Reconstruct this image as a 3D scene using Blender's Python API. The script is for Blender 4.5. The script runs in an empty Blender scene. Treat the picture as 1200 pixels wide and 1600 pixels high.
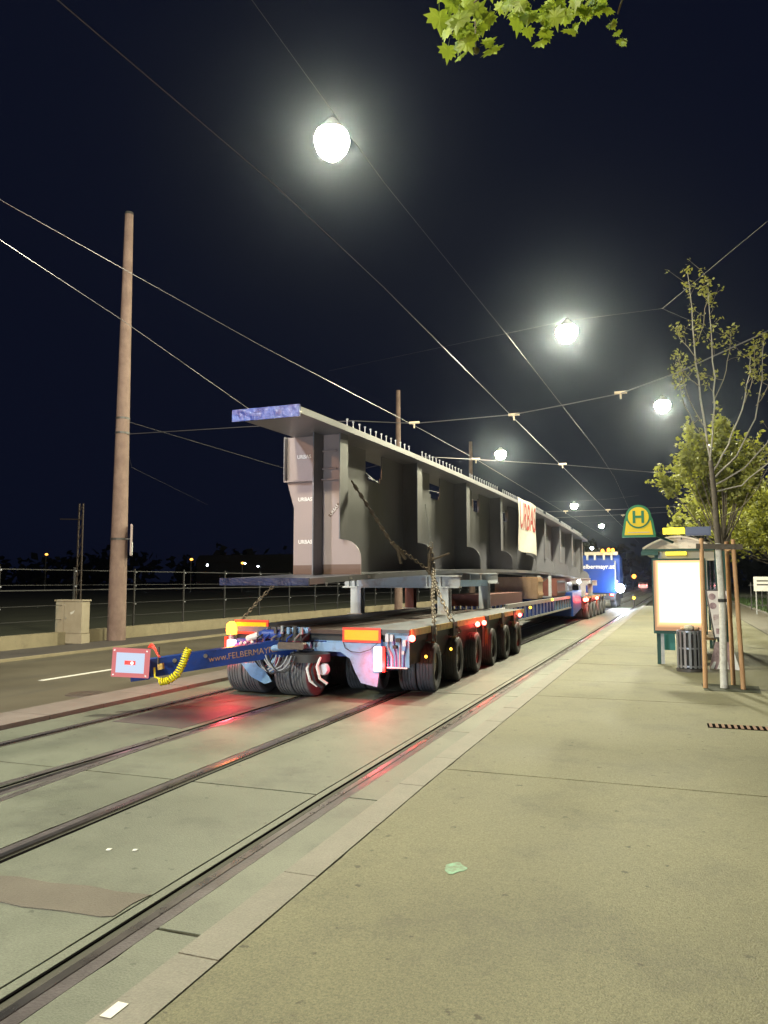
import bpy, math, random
from mathutils import Vector, Matrix
R = math.radians
rnd = random.Random(7)
scene = bpy.context.scene
col = scene.collection

# ------------------------------------------------------------------ camera, sky, exposure
H = 1.77
YAW, PITCH = math.atan(439 / math.hypot(1200, 108)), math.atan(108 / 1200)
cam_d = bpy.data.cameras.new('camera'); cam = bpy.data.objects.new('camera', cam_d); col.objects.link(cam)
cam_d.sensor_fit = 'VERTICAL'; cam_d.sensor_height = 24.0; cam_d.lens = 24.0 * 1200 / 1600
cam_d.clip_start = 0.05; cam_d.clip_end = 3000
cam.location = (0, 0, H); cam.rotation_euler = (R(90) + PITCH, 0, YAW)
scene.camera = cam
world = bpy.data.worlds.new('World'); scene.world = world; world.use_nodes = True
wn = world.node_tree.nodes; wl = world.node_tree.links
bg = wn['Background']
bg.inputs['Color'].default_value = (0.24, 0.34, 1.0, 1); bg.inputs['Strength'].default_value = 0.0145
scene.view_settings.view_transform = 'Standard'; scene.view_settings.look = 'None'
scene.view_settings.gamma = 1.0; scene.view_settings.use_curve_mapping = False
scene.view_settings.exposure = -0.20
LAMP_W = 4200          # one street luminaire
HAZE = 0.00030

# ------------------------------------------------------------------ materials
MATS = {}
def mat(name, base=(0.5, 0.5, 0.5), rough=0.6, metal=0.0, col2=None, scale=6.0, contrast=1.0, bump=0.0, bscale=60.0,
        emit=None, estr=0.0, spots=None, sscale=3.0, samt=0.5, coords='Object', spec=0.5, trans=0.0, streak=None, pock=0.0, pits=0.0):
    m = bpy.data.materials.new(name); m.use_nodes = True
    nt = m.node_tree; N = nt.nodes; L = nt.links
    b = N['Principled BSDF']
    b.inputs['Base Color'].default_value = (*base, 1); b.inputs['Roughness'].default_value = rough
    b.inputs['Metallic'].default_value = metal
    b.inputs['Specular IOR Level'].default_value = spec
    b.inputs['Transmission Weight'].default_value = trans
    if emit:
        b.inputs['Emission Color'].default_value = (*emit, 1); b.inputs['Emission Strength'].default_value = estr
    tc = N.new('ShaderNodeTexCoord')
    if coords == 'World':
        geo = N.new('ShaderNodeNewGeometry'); vec = geo.outputs['Position']
    else:
        vec = tc.outputs['Object']
    cur = None
    if col2:
        n = N.new('ShaderNodeTexNoise'); n.inputs['Scale'].default_value = scale; n.inputs['Detail'].default_value = 8
        n.inputs['Roughness'].default_value = 0.65
        L.new(vec, n.inputs['Vector'])
        r = N.new('ShaderNodeValToRGB'); r.color_ramp.elements[0].position = 0.5 - 0.22 / contrast; r.color_ramp.elements[1].position = 0.5 + 0.22 / contrast
        r.color_ramp.elements[0].color = (*base, 1); r.color_ramp.elements[1].color = (*col2, 1)
        L.new(n.outputs['Fac'], r.inputs['Fac']); cur = r.outputs['Color']
        rr = N.new('ShaderNodeMapRange'); rr.inputs['To Min'].default_value = rough * 0.8; rr.inputs['To Max'].default_value = min(1, rough * 1.2)
        L.new(n.outputs['Fac'], rr.inputs['Value']); L.new(rr.outputs['Result'], b.inputs['Roughness'])
    if spots:
        n = N.new('ShaderNodeTexNoise'); n.inputs['Scale'].default_value = sscale; n.inputs['Detail'].default_value = 10; n.inputs['Roughness'].default_value = 0.72
        mp = N.new('ShaderNodeMapping'); L.new(vec, mp.inputs['Vector'])
        if streak: mp.inputs['Scale'].default_value = streak
        L.new(mp.outputs['Vector'], n.inputs['Vector'])
        r = N.new('ShaderNodeValToRGB'); r.color_ramp.elements[0].position = 0.5; r.color_ramp.elements[1].position = 0.68
        r.color_ramp.elements[0].color = (0, 0, 0, 1); r.color_ramp.elements[1].color = (samt, samt, samt, 1)
        L.new(n.outputs['Fac'], r.inputs['Fac'])
        mx = N.new('ShaderNodeMixRGB'); L.new(r.outputs['Color'], mx.inputs['Fac'])
        if cur: L.new(cur, mx.inputs['Color1'])
        else: mx.inputs['Color1'].default_value = (*base, 1)
        mx.inputs['Color2'].default_value = (*spots, 1); cur = mx.outputs['Color']
    if pock:
        n = N.new('ShaderNodeTexNoise'); n.inputs['Scale'].default_value = 85; n.inputs['Detail'].default_value = 6; n.inputs['Roughness'].default_value = .85
        L.new(vec, n.inputs['Vector'])
        r = N.new('ShaderNodeMapRange'); r.inputs['From Min'].default_value = 0.3; r.inputs['From Max'].default_value = 0.7
        r.inputs['To Min'].default_value = 1 - pock; r.inputs['To Max'].default_value = 1 + pock
        L.new(n.outputs['Fac'], r.inputs['Value'])
        mx = N.new('ShaderNodeMixRGB'); mx.blend_type = 'MULTIPLY'; mx.inputs['Fac'].default_value = 1
        if cur: L.new(cur, mx.inputs['Color1'])
        else: mx.inputs['Color1'].default_value = (*base, 1)
        cr = N.new('ShaderNodeCombineColor')
        for k in range(3): L.new(r.outputs['Result'], cr.inputs[k])
        L.new(cr.outputs[0], mx.inputs['Color2']); cur = mx.outputs['Color']
    if pits:      # small scattered pits and gum spots
        vo = N.new('ShaderNodeTexVoronoi'); vo.inputs['Scale'].default_value = 9.0; vo.inputs['Randomness'].default_value = 1
        wn_ = N.new('ShaderNodeTexNoise'); wn_.inputs['Scale'].default_value = 30; L.new(vec, wn_.inputs['Vector'])
        ad = N.new('ShaderNodeMixRGB'); ad.blend_type = 'ADD'; ad.inputs['Fac'].default_value = .06; L.new(vec, ad.inputs['Color1']); L.new(wn_.outputs['Color'], ad.inputs['Color2'])
        L.new(ad.outputs['Color'], vo.inputs['Vector'])
        sz = N.new('ShaderNodeSeparateColor'); L.new(vo.outputs['Color'], sz.inputs[0])
        th_ = N.new('ShaderNodeMapRange'); th_.inputs['From Min'].default_value = .55; th_.inputs['From Max'].default_value = 1; th_.inputs['To Min'].default_value = 0; th_.inputs['To Max'].default_value = .24
        L.new(sz.outputs[0], th_.inputs['Value'])
        sb_ = N.new('ShaderNodeMath'); sb_.operation = 'SUBTRACT'; L.new(th_.outputs['Result'], sb_.inputs[0]); L.new(vo.outputs['Distance'], sb_.inputs[1])
        r = N.new('ShaderNodeMapRange'); r.inputs['From Min'].default_value = 0; r.inputs['From Max'].default_value = .08; r.inputs['To Max'].default_value = pits
        L.new(sb_.outputs[0], r.inputs['Value'])
        mx = N.new('ShaderNodeMixRGB'); L.new(r.outputs['Result'], mx.inputs['Fac'])
        if cur: L.new(cur, mx.inputs['Color1'])
        mx.inputs['Color2'].default_value = (base[0] * .42, base[1] * .42, base[2] * .42, 1); cur = mx.outputs['Color']
        n = N.new('ShaderNodeTexNoise'); n.inputs['Scale'].default_value = .28; n.inputs['Detail'].default_value = 4; L.new(vec, n.inputs['Vector'])
        r = N.new('ShaderNodeMapRange'); r.inputs['From Min'].default_value = .3; r.inputs['From Max'].default_value = .7; r.inputs['To Min'].default_value = .80; r.inputs['To Max'].default_value = 1.18
        L.new(n.outputs['Fac'], r.inputs['Value']); mx = N.new('ShaderNodeMixRGB'); mx.blend_type = 'MULTIPLY'; mx.inputs['Fac'].default_value = 1; L.new(cur, mx.inputs['Color1'])
        cr = N.new('ShaderNodeCombineColor')
        for k in range(3): L.new(r.outputs['Result'], cr.inputs[k])
        L.new(cr.outputs[0], mx.inputs['Color2']); cur = mx.outputs['Color']
    if cur: L.new(cur, b.inputs['Base Color'])
    if bump:
        n = N.new('ShaderNodeTexNoise'); n.inputs['Scale'].default_value = bscale; n.inputs['Detail'].default_value = 6
        L.new(vec, n.inputs['Vector'])
        bp = N.new('ShaderNodeBump'); bp.inputs['Strength'].default_value = bump; bp.inputs['Distance'].default_value = 0.02
        L.new(n.outputs['Fac'], bp.inputs['Height']); L.new(bp.outputs['Normal'], b.inputs['Normal'])
    MATS[name] = m
    return m
W = 'World'
mat('track_concrete', (0.088, 0.096, 0.071), 0.58, col2=(0.158, 0.166, 0.128), scale=0.8, bump=0.25, bscale=90, spots=(0.05, 0.05, 0.042), sscale=1.3, samt=0.6, coords=W, pock=0.42, pits=0.7)
mat('platform_asphalt', (0.132, 0.126, 0.074), 0.75, col2=(0.178, 0.170, 0.104), scale=0.6, bump=0.45, bscale=120, spots=(0.075, 0.07, 0.05), sscale=1.7, samt=0.5, coords=W, pock=0.60, pits=0.85)
mat('kerb_stone', (0.155, 0.145, 0.118), 0.7, col2=(0.215, 0.20, 0.168), scale=3, bump=0.4, bscale=80, spots=(0.14, 0.13, 0.11), sscale=5, samt=0.5, coords=W, pock=0.25)
mat('kerb_pink', (0.14, 0.11, 0.095), 0.7, col2=(0.20, 0.165, 0.15), scale=3, bump=0.3, bscale=60, spots=(0.14, 0.12, 0.11), sscale=4, samt=0.5, coords=W, pock=0.2)
mat('road_asphalt', (0.060, 0.050, 0.034), 0.6, col2=(0.105, 0.090, 0.062), scale=0.5, bump=0.35, bscale=80, spots=(0.05, 0.046, 0.04), sscale=0.9, samt=0.6, coords=W, streak=(2.5, 0.25, 1), pock=0.25)
mat('patch_asphalt', (0.06, 0.048, 0.048), 0.5, col2=(0.095, 0.078, 0.075), scale=2, bump=0.4, bscale=90, coords=W, pock=0.25)
mat('patch_brown', (0.085, 0.070, 0.055), 0.7, col2=(0.125, 0.108, 0.085), scale=1.5, bump=0.4, bscale=90, coords=W, pock=0.25)
mat('side_asphalt', (0.045, 0.038, 0.036), 0.8, col2=(0.07, 0.058, 0.05), scale=1.2, bump=0.3, coords=W)
mat('joint_dark', (0.05, 0.047, 0.04), 0.9)
mat('joint_mid', (0.055, 0.052, 0.04), 0.9)
mat('rail_steel', (0.30, 0.28, 0.29), 0.28, 1.0, col2=(0.42, 0.39, 0.40), scale=4, coords=W)
mat('rail_filler', (0.06, 0.052, 0.054), 0.35, col2=(0.11, 0.095, 0.10), scale=5, coords=W, bump=0.2)
mat('groove', (0.006, 0.0055, 0.0055), 1.0, spec=0.0)
mat('paint_white', (0.72, 0.70, 0.64), 0.6, col2=(0.5, 0.49, 0.45), scale=8, coords=W)
mat('spray_green', (0.13, 0.16, 0.10), 0.7, col2=(0.20, 0.42, 0.28), scale=16, contrast=1.6, coords=W)
mat('iron', (0.09, 0.075, 0.065), 0.6, 0.6, col2=(0.16, 0.12, 0.10), scale=14, bump=0.3)
mat('rust_iron', (0.16, 0.085, 0.055), 0.75, 0.2, col2=(0.24, 0.14, 0.09), scale=10)
mat('soil', (0.016, 0.020, 0.010), 0.95, col2=(0.036, 0.040, 0.020), scale=0.4, coords=W, bump=0.5, bscale=12)
mat('grass', (0.035, 0.065, 0.018), 0.8, col2=(0.06, 0.10, 0.03), scale=3, coords=W)
mat('wall_concrete', (0.20, 0.165, 0.10), 0.8, col2=(0.30, 0.255, 0.165), scale=1.5, bump=0.3, spots=(0.16, 0.13, 0.09), sscale=2.5, samt=0.5, coords=W)
mat('pole_concrete', (0.15, 0.092, 0.075), 0.75, col2=(0.26, 0.18, 0.15), scale=2.5, bump=0.5, bscale=18, spots=(0.15, 0.10, 0.08), sscale=3.5, samt=0.75, streak=(2, 2, 0.7))
mat('cabinet', (0.28, 0.235, 0.165), 0.6, col2=(0.36, 0.31, 0.23), scale=2.5, spots=(0.22, 0.18, 0.13), sscale=3, samt=0.4, streak=(3, 3, 0.6))
mat('galv', (0.36, 0.36, 0.36), 0.42, 0.7, col2=(0.48, 0.48, 0.47), scale=10)
mat('dark_metal', (0.06, 0.058, 0.06), 0.5, 0.4, col2=(0.10, 0.095, 0.09), scale=9)
mat('black', (0.018, 0.018, 0.02), 0.6, col2=(0.035, 0.033, 0.033), scale=6)
mat('girder_grey', (0.145, 0.145, 0.175), 0.42, 0.0, col2=(0.21, 0.205, 0.235), scale=0.8, bump=0.05, bscale=30, spots=(0.13, 0.12, 0.11), sscale=1.1, samt=0.45, streak=(1.5, 1.5, 0.5))
mat('plate_pink', (0.38, 0.29, 0.285), 0.55, col2=(0.31, 0.245, 0.24), scale=1.1)  # red tail lamp light painted into the colour of the girder end plates
mat('girder_foot', (0.13, 0.075, 0.06), 0.6, col2=(0.17, 0.10, 0.08), scale=2.0)
mat('stud_steel', (0.38, 0.39, 0.43), 0.4, 0.4)
mat('tarp_blue', (0.008, 0.026, 0.19), 0.25, col2=(0.045, 0.10, 0.40), scale=4.5, contrast=2.2, bump=0.8, bscale=14)
mat('tarp_dark', (0.004, 0.008, 0.034), 0.35, col2=(0.012, 0.02, 0.07), scale=5, contrast=2, bump=0.8, bscale=14)
mat('trailer_blue', (0.016, 0.05, 0.25), 0.4, col2=(0.02, 0.065, 0.31), scale=3, spots=(0.05, 0.055, 0.09), sscale=5, samt=0.6)
mat('trailer_light', (0.16, 0.30, 0.52), 0.5, col2=(0.24, 0.38, 0.58), scale=5, spots=(0.08, 0.09, 0.13), sscale=5, samt=0.6)
mat('truck_blue', (0.008, 0.045, 0.25), 0.35, emit=None)
mat('deck_steel', (0.075, 0.08, 0.095), 0.6, 0.3, col2=(0.14, 0.15, 0.17), scale=3, spots=(0.12, 0.085, 0.07), sscale=3.5, samt=0.7, bump=0.3, bscale=25)
mat('deck_wood', (0.055, 0.035, 0.03), 0.8, col2=(0.09, 0.055, 0.045), scale=4)
mat('edge_yellow', (0.50, 0.33, 0.07), 0.5, col2=(0.62, 0.45, 0.13), scale=8, spots=(0.12, 0.07, 0.03), sscale=9, samt=0.9)
mat('tan_paint', (0.30, 0.20, 0.10), 0.6, col2=(0.38, 0.28, 0.15), scale=8)
mat('tyre', (0.085, 0.09, 0.10), 0.7, col2=(0.14, 0.145, 0.16), scale=7, bump=0.3)
mat('rim', (0.17, 0.15, 0.13), 0.5, 0.4, col2=(0.25, 0.22, 0.19), scale=8)
mat('bolster_grey', (0.42, 0.44, 0.48), 0.5, col2=(0.52, 0.54, 0.58), scale=3, spots=(0.30, 0.14, 0.08), sscale=2.4, samt=0.6)
mat('red_primer', (0.13, 0.035, 0.028), 0.65, col2=(0.19, 0.06, 0.045), scale=4)
mat('timber', (0.42, 0.26, 0.15), 0.75, col2=(0.55, 0.36, 0.23), scale=4, bump=0.3, bscale=20)
mat('chain', (0.10, 0.075, 0.055), 0.5, 0.6, col2=(0.20, 0.16, 0.12), scale=20)
mat('hose_yellow', (0.75, 0.65, 0.02), 0.45)
mat('hose_grey', (0.30, 0.31, 0.34), 0.5)
mat('hose_black', (0.03, 0.03, 0.035), 0.4)
mat('refl_yellow', (0.75, 0.47, 0.0), 0.4, col2=(0.62, 0.42, 0.0), scale=18)
mat('refl_red', (0.85, 0.06, 0.03), 0.35)
mat('sign_silver', (0.62, 0.68, 0.78), 0.3, 0.2)
mat('white_paint', (0.75, 0.75, 0.75), 0.5, col2=(0.6, 0.6, 0.6), scale=6)
mat('banner', (0.66, 0.62, 0.58), 0.8, col2=(0.72, 0.66, 0.60), scale=3, bump=0.6, bscale=6)
mat('print_red', (0.45, 0.04, 0.035), 0.7)
mat('print_white', (0.85, 0.80, 0.78), 0.6)
mat('print_orange', (0.40, 0.24, 0.16), 0.6)
mat('bark', (0.07, 0.06, 0.045), 0.85, col2=(0.12, 0.10, 0.08), scale=12, bump=0.6, bscale=30)
mat('bark_grey', (0.24, 0.22, 0.19), 0.85, col2=(0.34, 0.32, 0.28), scale=12, bump=0.6, bscale=30)
mat('twig', (0.17, 0.145, 0.10), 0.8)
mat('whitewash', (0.62, 0.63, 0.60), 0.8, col2=(0.48, 0.48, 0.45), scale=14, bump=0.5, bscale=25, spots=(0.25, 0.23, 0.18), sscale=9, samt=0.6)
mat('stake', (0.42, 0.24, 0.12), 0.75, col2=(0.52, 0.32, 0.17), scale=5, bump=0.3, bscale=30)
def leaf_mat(name, c1, c2, sc=2.0):
    m = mat(name, c1, 0.55, col2=c2, scale=sc, coords=W)
    b = m.node_tree.nodes['Principled BSDF']; N = m.node_tree.nodes; L = m.node_tree.links
    t = N.new('ShaderNodeBsdfTranslucent'); t.inputs['Color'].default_value = (c2[0] * 1.3, c2[1] * 1.3, c2[2] * 0.8, 1)
    mx = N.new('ShaderNodeMixShader'); mx.inputs['Fac'].default_value = 0.35
    L.new(b.outputs[0], mx.inputs[1]); L.new(t.outputs[0], mx.inputs[2]); L.new(mx.outputs[0], N['Material Output'].inputs['Surface'])
leaf_mat('leaf_near', (0.13, 0.20, 0.022), (0.26, 0.33, 0.045), 9)
leaf_mat('leaf_tree', (0.085, 0.10, 0.018), (0.26, 0.27, 0.055), 3.5)
leaf_mat('leaf_young', (0.10, 0.11, 0.028), (0.22, 0.22, 0.055), 6)
leaf_mat('leaf_dark', (0.02, 0.024, 0.02), (0.035, 0.04, 0.03), 0.3)
mat('sign_green', (0.012, 0.14, 0.06), 0.4, emit=(0.02, 0.30, 0.10), estr=0.04)
mat('sign_yellow', (0.52, 0.38, 0.008), 0.4, emit=(1, 0.66, 0.0), estr=0.14)
mat('sign_yellow_hot', (0.9, 0.85, 0.1), 0.4, emit=(1, 0.80, 0.02), estr=1.7)
mat('display_grey', (0.10, 0.12, 0.19), 0.3, emit=(0.25, 0.27, 0.45), estr=0.10)
mat('shelter_green', (0.02, 0.065, 0.055), 0.4, 0.3)
mat('shelter_roof', (0.66, 0.56, 0.47), 0.5, col2=(0.78, 0.69, 0.60), scale=6, spots=(0.22, 0.19, 0.16), sscale=7, samt=0.6)
mat('teal_panel', (0.04, 0.20, 0.20), 0.4)
mat('poster_grey', (0.26, 0.17, 0.18), 0.5, col2=(0.55, 0.50, 0.50), scale=4.5, contrast=3)
mat('poster_pale', (0.62, 0.58, 0.58), 0.5)
mat('poster_mauve', (0.20, 0.13, 0.15), 0.6, col2=(0.38, 0.28, 0.30), scale=9, contrast=2)
mat('bin_steel', (0.24, 0.25, 0.29), 0.35, 0.6, col2=(0.36, 0.37, 0.40), scale=7)
mat('car_white', (0.65, 0.65, 0.67), 0.3)
mat('glass_dark', (0.02, 0.02, 0.025), 0.1)
mat('beige_metal', (0.42, 0.38, 0.30), 0.5)
mat('dark_building', (0.02, 0.02, 0.024), 0.9, col2=(0.03, 0.028, 0.03), scale=0.1, coords=W)
mat('pane_dim', (0.03, 0.03, 0.04), 0.2)
mat('wire', (0.13, 0.125, 0.14), 0.4, 0.7)
mat('insulator', (0.55, 0.45, 0.33), 0.5)
mat('clear_glass', (0.9, 0.95, 0.95), 0.03, trans=1.0)
def emis(name, c, s):
    m = bpy.data.materials.new(name); m.use_nodes = True; N = m.node_tree.nodes; L = m.node_tree.links
    N.remove(N['Principled BSDF']); e = N.new('ShaderNodeEmission'); e.inputs['Color'].default_value = (*c, 1); e.inputs['Strength'].default_value = s
    L.new(e.outputs[0], N['Material Output'].inputs['Surface'])
    try: m.cycles.emission_sampling = 'NONE'
    except Exception: pass
    MATS[name] = m; return m
emis('e_lamp', (1.0, 0.97, 0.80), 60)
emis('e_white', (0.85, 0.90, 1.0), 60)
emis('e_red', (1.0, 0.07, 0.05), 30)
emis('e_redcore', (1.0, 0.30, 0.28), 7)
emis('e_amber', (1.0, 0.55, 0.05), 6)
emis('e_orange', (1.0, 0.30, 0.03), 9)
emis('e_sodium', (1.0, 0.45, 0.07), 4)
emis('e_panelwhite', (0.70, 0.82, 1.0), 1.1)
emis('e_tailwhite', (1.0, 0.62, 0.70), 2.6)
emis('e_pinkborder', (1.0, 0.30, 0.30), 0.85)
# advertising light box: brightest in the middle, peach at the rim (backlit print)
m = bpy.data.materials.new('e_poster'); m.use_nodes = True; N = m.node_tree.nodes; L = m.node_tree.links
N.remove(N['Principled BSDF']); e = N.new('ShaderNodeEmission'); L.new(e.outputs[0], N['Material Output'].inputs['Surface'])
tc = N.new('ShaderNodeTexCoord'); sp = N.new('ShaderNodeSeparateXYZ'); L.new(tc.outputs['Generated'], sp.inputs[0])
def mth(op, a, b=None):
    n = N.new('ShaderNodeMath'); n.operation = op
    if hasattr(a, 'is_linked'): L.new(a, n.inputs[0])
    else: n.inputs[0].default_value = a
    if b is not None:
        if hasattr(b, 'is_linked'): L.new(b, n.inputs[1])
        else: n.inputs[1].default_value = b
    return n.outputs[0]
ex = mth('ABSOLUTE', mth('SUBTRACT', sp.outputs[0], 0.5)); ez = mth('ABSOLUTE', mth('SUBTRACT', sp.outputs[2], 0.54))
edge = mth('MAXIMUM', mth('MULTIPLY', ex, 2.0), mth('MULTIPLY', ez, 1.9))
cr = N.new('ShaderNodeValToRGB'); L.new(edge, cr.inputs['Fac'])
cr.color_ramp.elements[0].position = 0.62; cr.color_ramp.elements[0].color = (1, 1, 1, 1)
cr.color_ramp.elements[1].position = 0.95; cr.color_ramp.elements[1].color = (0.115, 0.062, 0.034, 1)
q = cr.color_ramp.elements.new(0.82); q.color = (0.33, 0.20, 0.09, 1)
L.new(cr.outputs['Color'], e.inputs['Color']); e.inputs['Strength'].default_value = 6.0
MATS['e_poster'] = m

# ------------------------------------------------------------------ mesh helpers
class MB:
    def __init__(s): s.v = []; s.f = []; s.smooth = False
    def box(s, x0, x1, y0, y1, z0, z1):
        n = len(s.v)
        s.v += [(x, y, z) for z in (z0, z1) for y in (y0, y1) for x in (x0, x1)]
        s.f += [tuple(n + i for i in q) for q in ((0, 2, 3, 1), (4, 5, 7, 6), (0, 1, 5, 4), (2, 6, 7, 3), (0, 4, 6, 2), (1, 3, 7, 5))]
        return s
    def bar(s, a, b, w, h=None, up=(0, 0, 1)):
        h = h or w; a = Vector(a); b = Vector(b); d = (b - a).normalized(); u = Vector(up)
        r = d.cross(u)
        if r.length < 1e-4: r = d.cross(Vector((0, 1, 0)))
        r.normalize(); u = r.cross(d); n = len(s.v)
        for p in (a, b):
            for i, j in ((-1, -1), (1, -1), (1, 1), (-1, 1)): s.v.append(tuple(p + r * (i * w / 2) + u * (j * h / 2)))
        s.f += [tuple(n + i for i in q) for q in ((0, 3, 2, 1), (4, 5, 6, 7), (0, 1, 5, 4), (1, 2, 6, 5), (2, 3, 7, 6), (3, 0, 4, 7))]
        return s
    def tube(s, pts, r, k=8, r2=None, caps=True):
        pts = [Vector(p) for p in pts]; n0 = len(s.v); m = len(pts)
        rs = r if isinstance(r, (list, tuple)) else [r + ((r2 if r2 is not None else r) - r) * i / max(1, m - 1) for i in range(m)]
        prev = None
        for i, p in enumerate(pts):
            d = (pts[min(i + 1, m - 1)] - pts[max(i - 1, 0)])
            if d.length < 1e-9: d = Vector((0, 0, 1))
            d.normalize()
            if prev is None:
                a = d.orthogonal().normalized()
            else:
                a = prev - d * prev.dot(d)
                if a.length < 1e-5: a = d.orthogonal()
                a.normalize()
            prev = a; b = d.cross(a)
            for j in range(k):
                t = 2 * math.pi * j / k; s.v.append(tuple(p + (a * math.cos(t) + b * math.sin(t)) * rs[i]))
        for i in range(m - 1):
            for j in range(k):
                q = (j + 1) % k; s.f.append((n0 + i * k + j, n0 + i * k + q, n0 + (i + 1) * k + q, n0 + (i + 1) * k + j))
        if caps:
            s.f.append(tuple(n0 + j for j in reversed(range(k)))); s.f.append(tuple(n0 + (m - 1) * k + j for j in range(k)))
        return s
    def lathe(s, prof, k=24, c=(0, 0, 0), axis='x', closed=False):
        n0 = len(s.v); m = len(prof)
        for (r, t) in prof:
            for j in range(k):
                a = 2 * math.pi * j / k; u, w = r * math.cos(a), r * math.sin(a)
                p = {'x': (t, u, w), 'y': (u, t, w), 'z': (u, w, t)}[axis]
                s.v.append((p[0] + c[0], p[1] + c[1], p[2] + c[2]))
        for i in range(m - (0 if closed else 1)):
            i2 = (i + 1) % m
            for j in range(k):
                q = (j + 1) % k; s.f.append((n0 + i * k + j, n0 + i2 * k + j, n0 + i2 * k + q, n0 + i * k + q))
        return s
    def prism(s, poly, a0, a1, plane='xz'):      # poly extruded along the third axis
        n0 = len(s.v); k = len(poly)
        for t in (a0, a1):
            for (p, q) in poly: s.v.append({'xz': (p, t, q), 'yz': (t, p, q), 'xy': (p, q, t)}[plane])
        s.f.append(tuple(n0 + i for i in range(k))); s.f.append(tuple(n0 + k + i for i in reversed(range(k))))
        for i in range(k):
            j = (i + 1) % k; s.f.append((n0 + i, n0 + k + i, n0 + k + j, n0 + j))
        return s
    def ball(s, c, r, k=10, sz=1.0):
        prof = [(r * math.sin(math.pi * i / 6) if 0 < i < 6 else 1e-4, -r * sz * math.cos(math.pi * i / 6)) for i in range(7)]
        return s.lathe(prof, k, c, 'z')
    def mesh(s, name, material, bend=False, smooth=False):
        me = bpy.data.meshes.new(name)
        v = [BV(p) for p in s.v] if bend else s.v
        me.from_pydata(v, [], s.f)
        me.validate(); me.update()
        import bmesh
        bm = bmesh.new(); bm.from_mesh(me); bmesh.ops.recalc_face_normals(bm, faces=bm.faces); bm.to_mesh(me); bm.free()
        mm = material if isinstance(material, (list, tuple)) else [material]
        for q in mm: me.materials.append(MATS[q])
        if smooth:
            me.polygons.foreach_set('use_smooth', [True] * len(me.polygons))
            try: me.set_sharp_from_angle(angle=R(40))
            except Exception: pass
        return me
    def build(s, name, material, parent=None, bend=False, smooth=False, label=None):
        return link(name, s.mesh(name, material, bend, smooth), parent, label=label)
def BX(y): return 0.0125 * max(0.0, y - 6.0)
def BV(p): return (p[0] + BX(p[1]), p[1], p[2])
def link(name, me, parent=None, loc=None, rz=0, label=None):
    o = bpy.data.objects.new(name, me); col.objects.link(o)
    if parent: o.parent = parent
    if loc: o.location = loc
    if rz: o.rotation_euler = (0, 0, rz)
    if label: o['label'] = label
    return o
def tag(o, label, cat, group=None, kind=None):
    o['label'] = label; o['category'] = cat
    if group: o['group'] = group
    if kind: o['kind'] = kind
    return o
def thing(name, label, cat, loc=(0, 0, 0), rz=0, group=None):
    o = bpy.data.objects.new(name, None); col.objects.link(o); o.location = loc; o.rotation_euler = (0, 0, rz)
    o.empty_display_size = 0.2
    return tag(o, label, cat, group)
def struct(name, label=None, loc=(0, 0, 0)):
    o = bpy.data.objects.new(name, None); col.objects.link(o); o.location = loc; o['kind'] = 'structure'
    if label: o['label'] = label
    return o
def chamfer_poly(w, h, c): return [(-w + c, -h), (w - c, -h), (w, -h + c), (w, h - c), (w - c, h), (-w + c, h), (-w, h - c), (-w, -h + c)]
def text(name, s, size, material, parent, M, depth=0.002, label=None, sx=1.0, bold=0.0):
    cu = bpy.data.curves.new(name, 'FONT'); cu.body = s; cu.size = size; cu.align_x = 'CENTER'; cu.align_y = 'CENTER'; cu.extrude = depth; cu.offset = bold
    cu.resolution_u = 3
    o = bpy.data.objects.new(name, cu); col.objects.link(o)
    bpy.context.view_layer.update()
    dg = bpy.context.evaluated_depsgraph_get(); me = bpy.data.meshes.new_from_object(o.evaluated_get(dg))
    bpy.data.objects.remove(o); me.name = name
    me.transform(M @ Matrix.Diagonal((sx, 1, 1, 1)))
    me.materials.clear(); me.materials.append(MATS[material])
    return link(name, me, parent, label=label)
FACE = Matrix.Rotation(R(90), 4, 'X')     # text facing -Y
def at(x, y, z, rz=0, tilt=0): return Matrix.Translation((x, y, z)) @ Matrix.Rotation(rz, 4, 'Z') @ FACE @ Matrix.Rotation(tilt, 4, 'Z')
def point(name, loc, power, colr, radius, parent):
    l = bpy.data.lights.new(name, 'POINT'); l.energy = power; l.color = colr; l.shadow_soft_size = radius
    o = bpy.data.objects.new(name, l); col.objects.link(o); o.location = loc; o.parent = parent
    return o

# ------------------------------------------------------------------ SETTING
MB().box(-900, 900, -300, 1500, -0.40, -0.30).build('ground', 'soil')['kind'] = 'structure'
bed = MB().box(-8.3, 2.6, -14, 400, -0.28, -0.066).build('track_bed', 'joint_dark', bend=True); bed['kind'] = 'structure'

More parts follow.
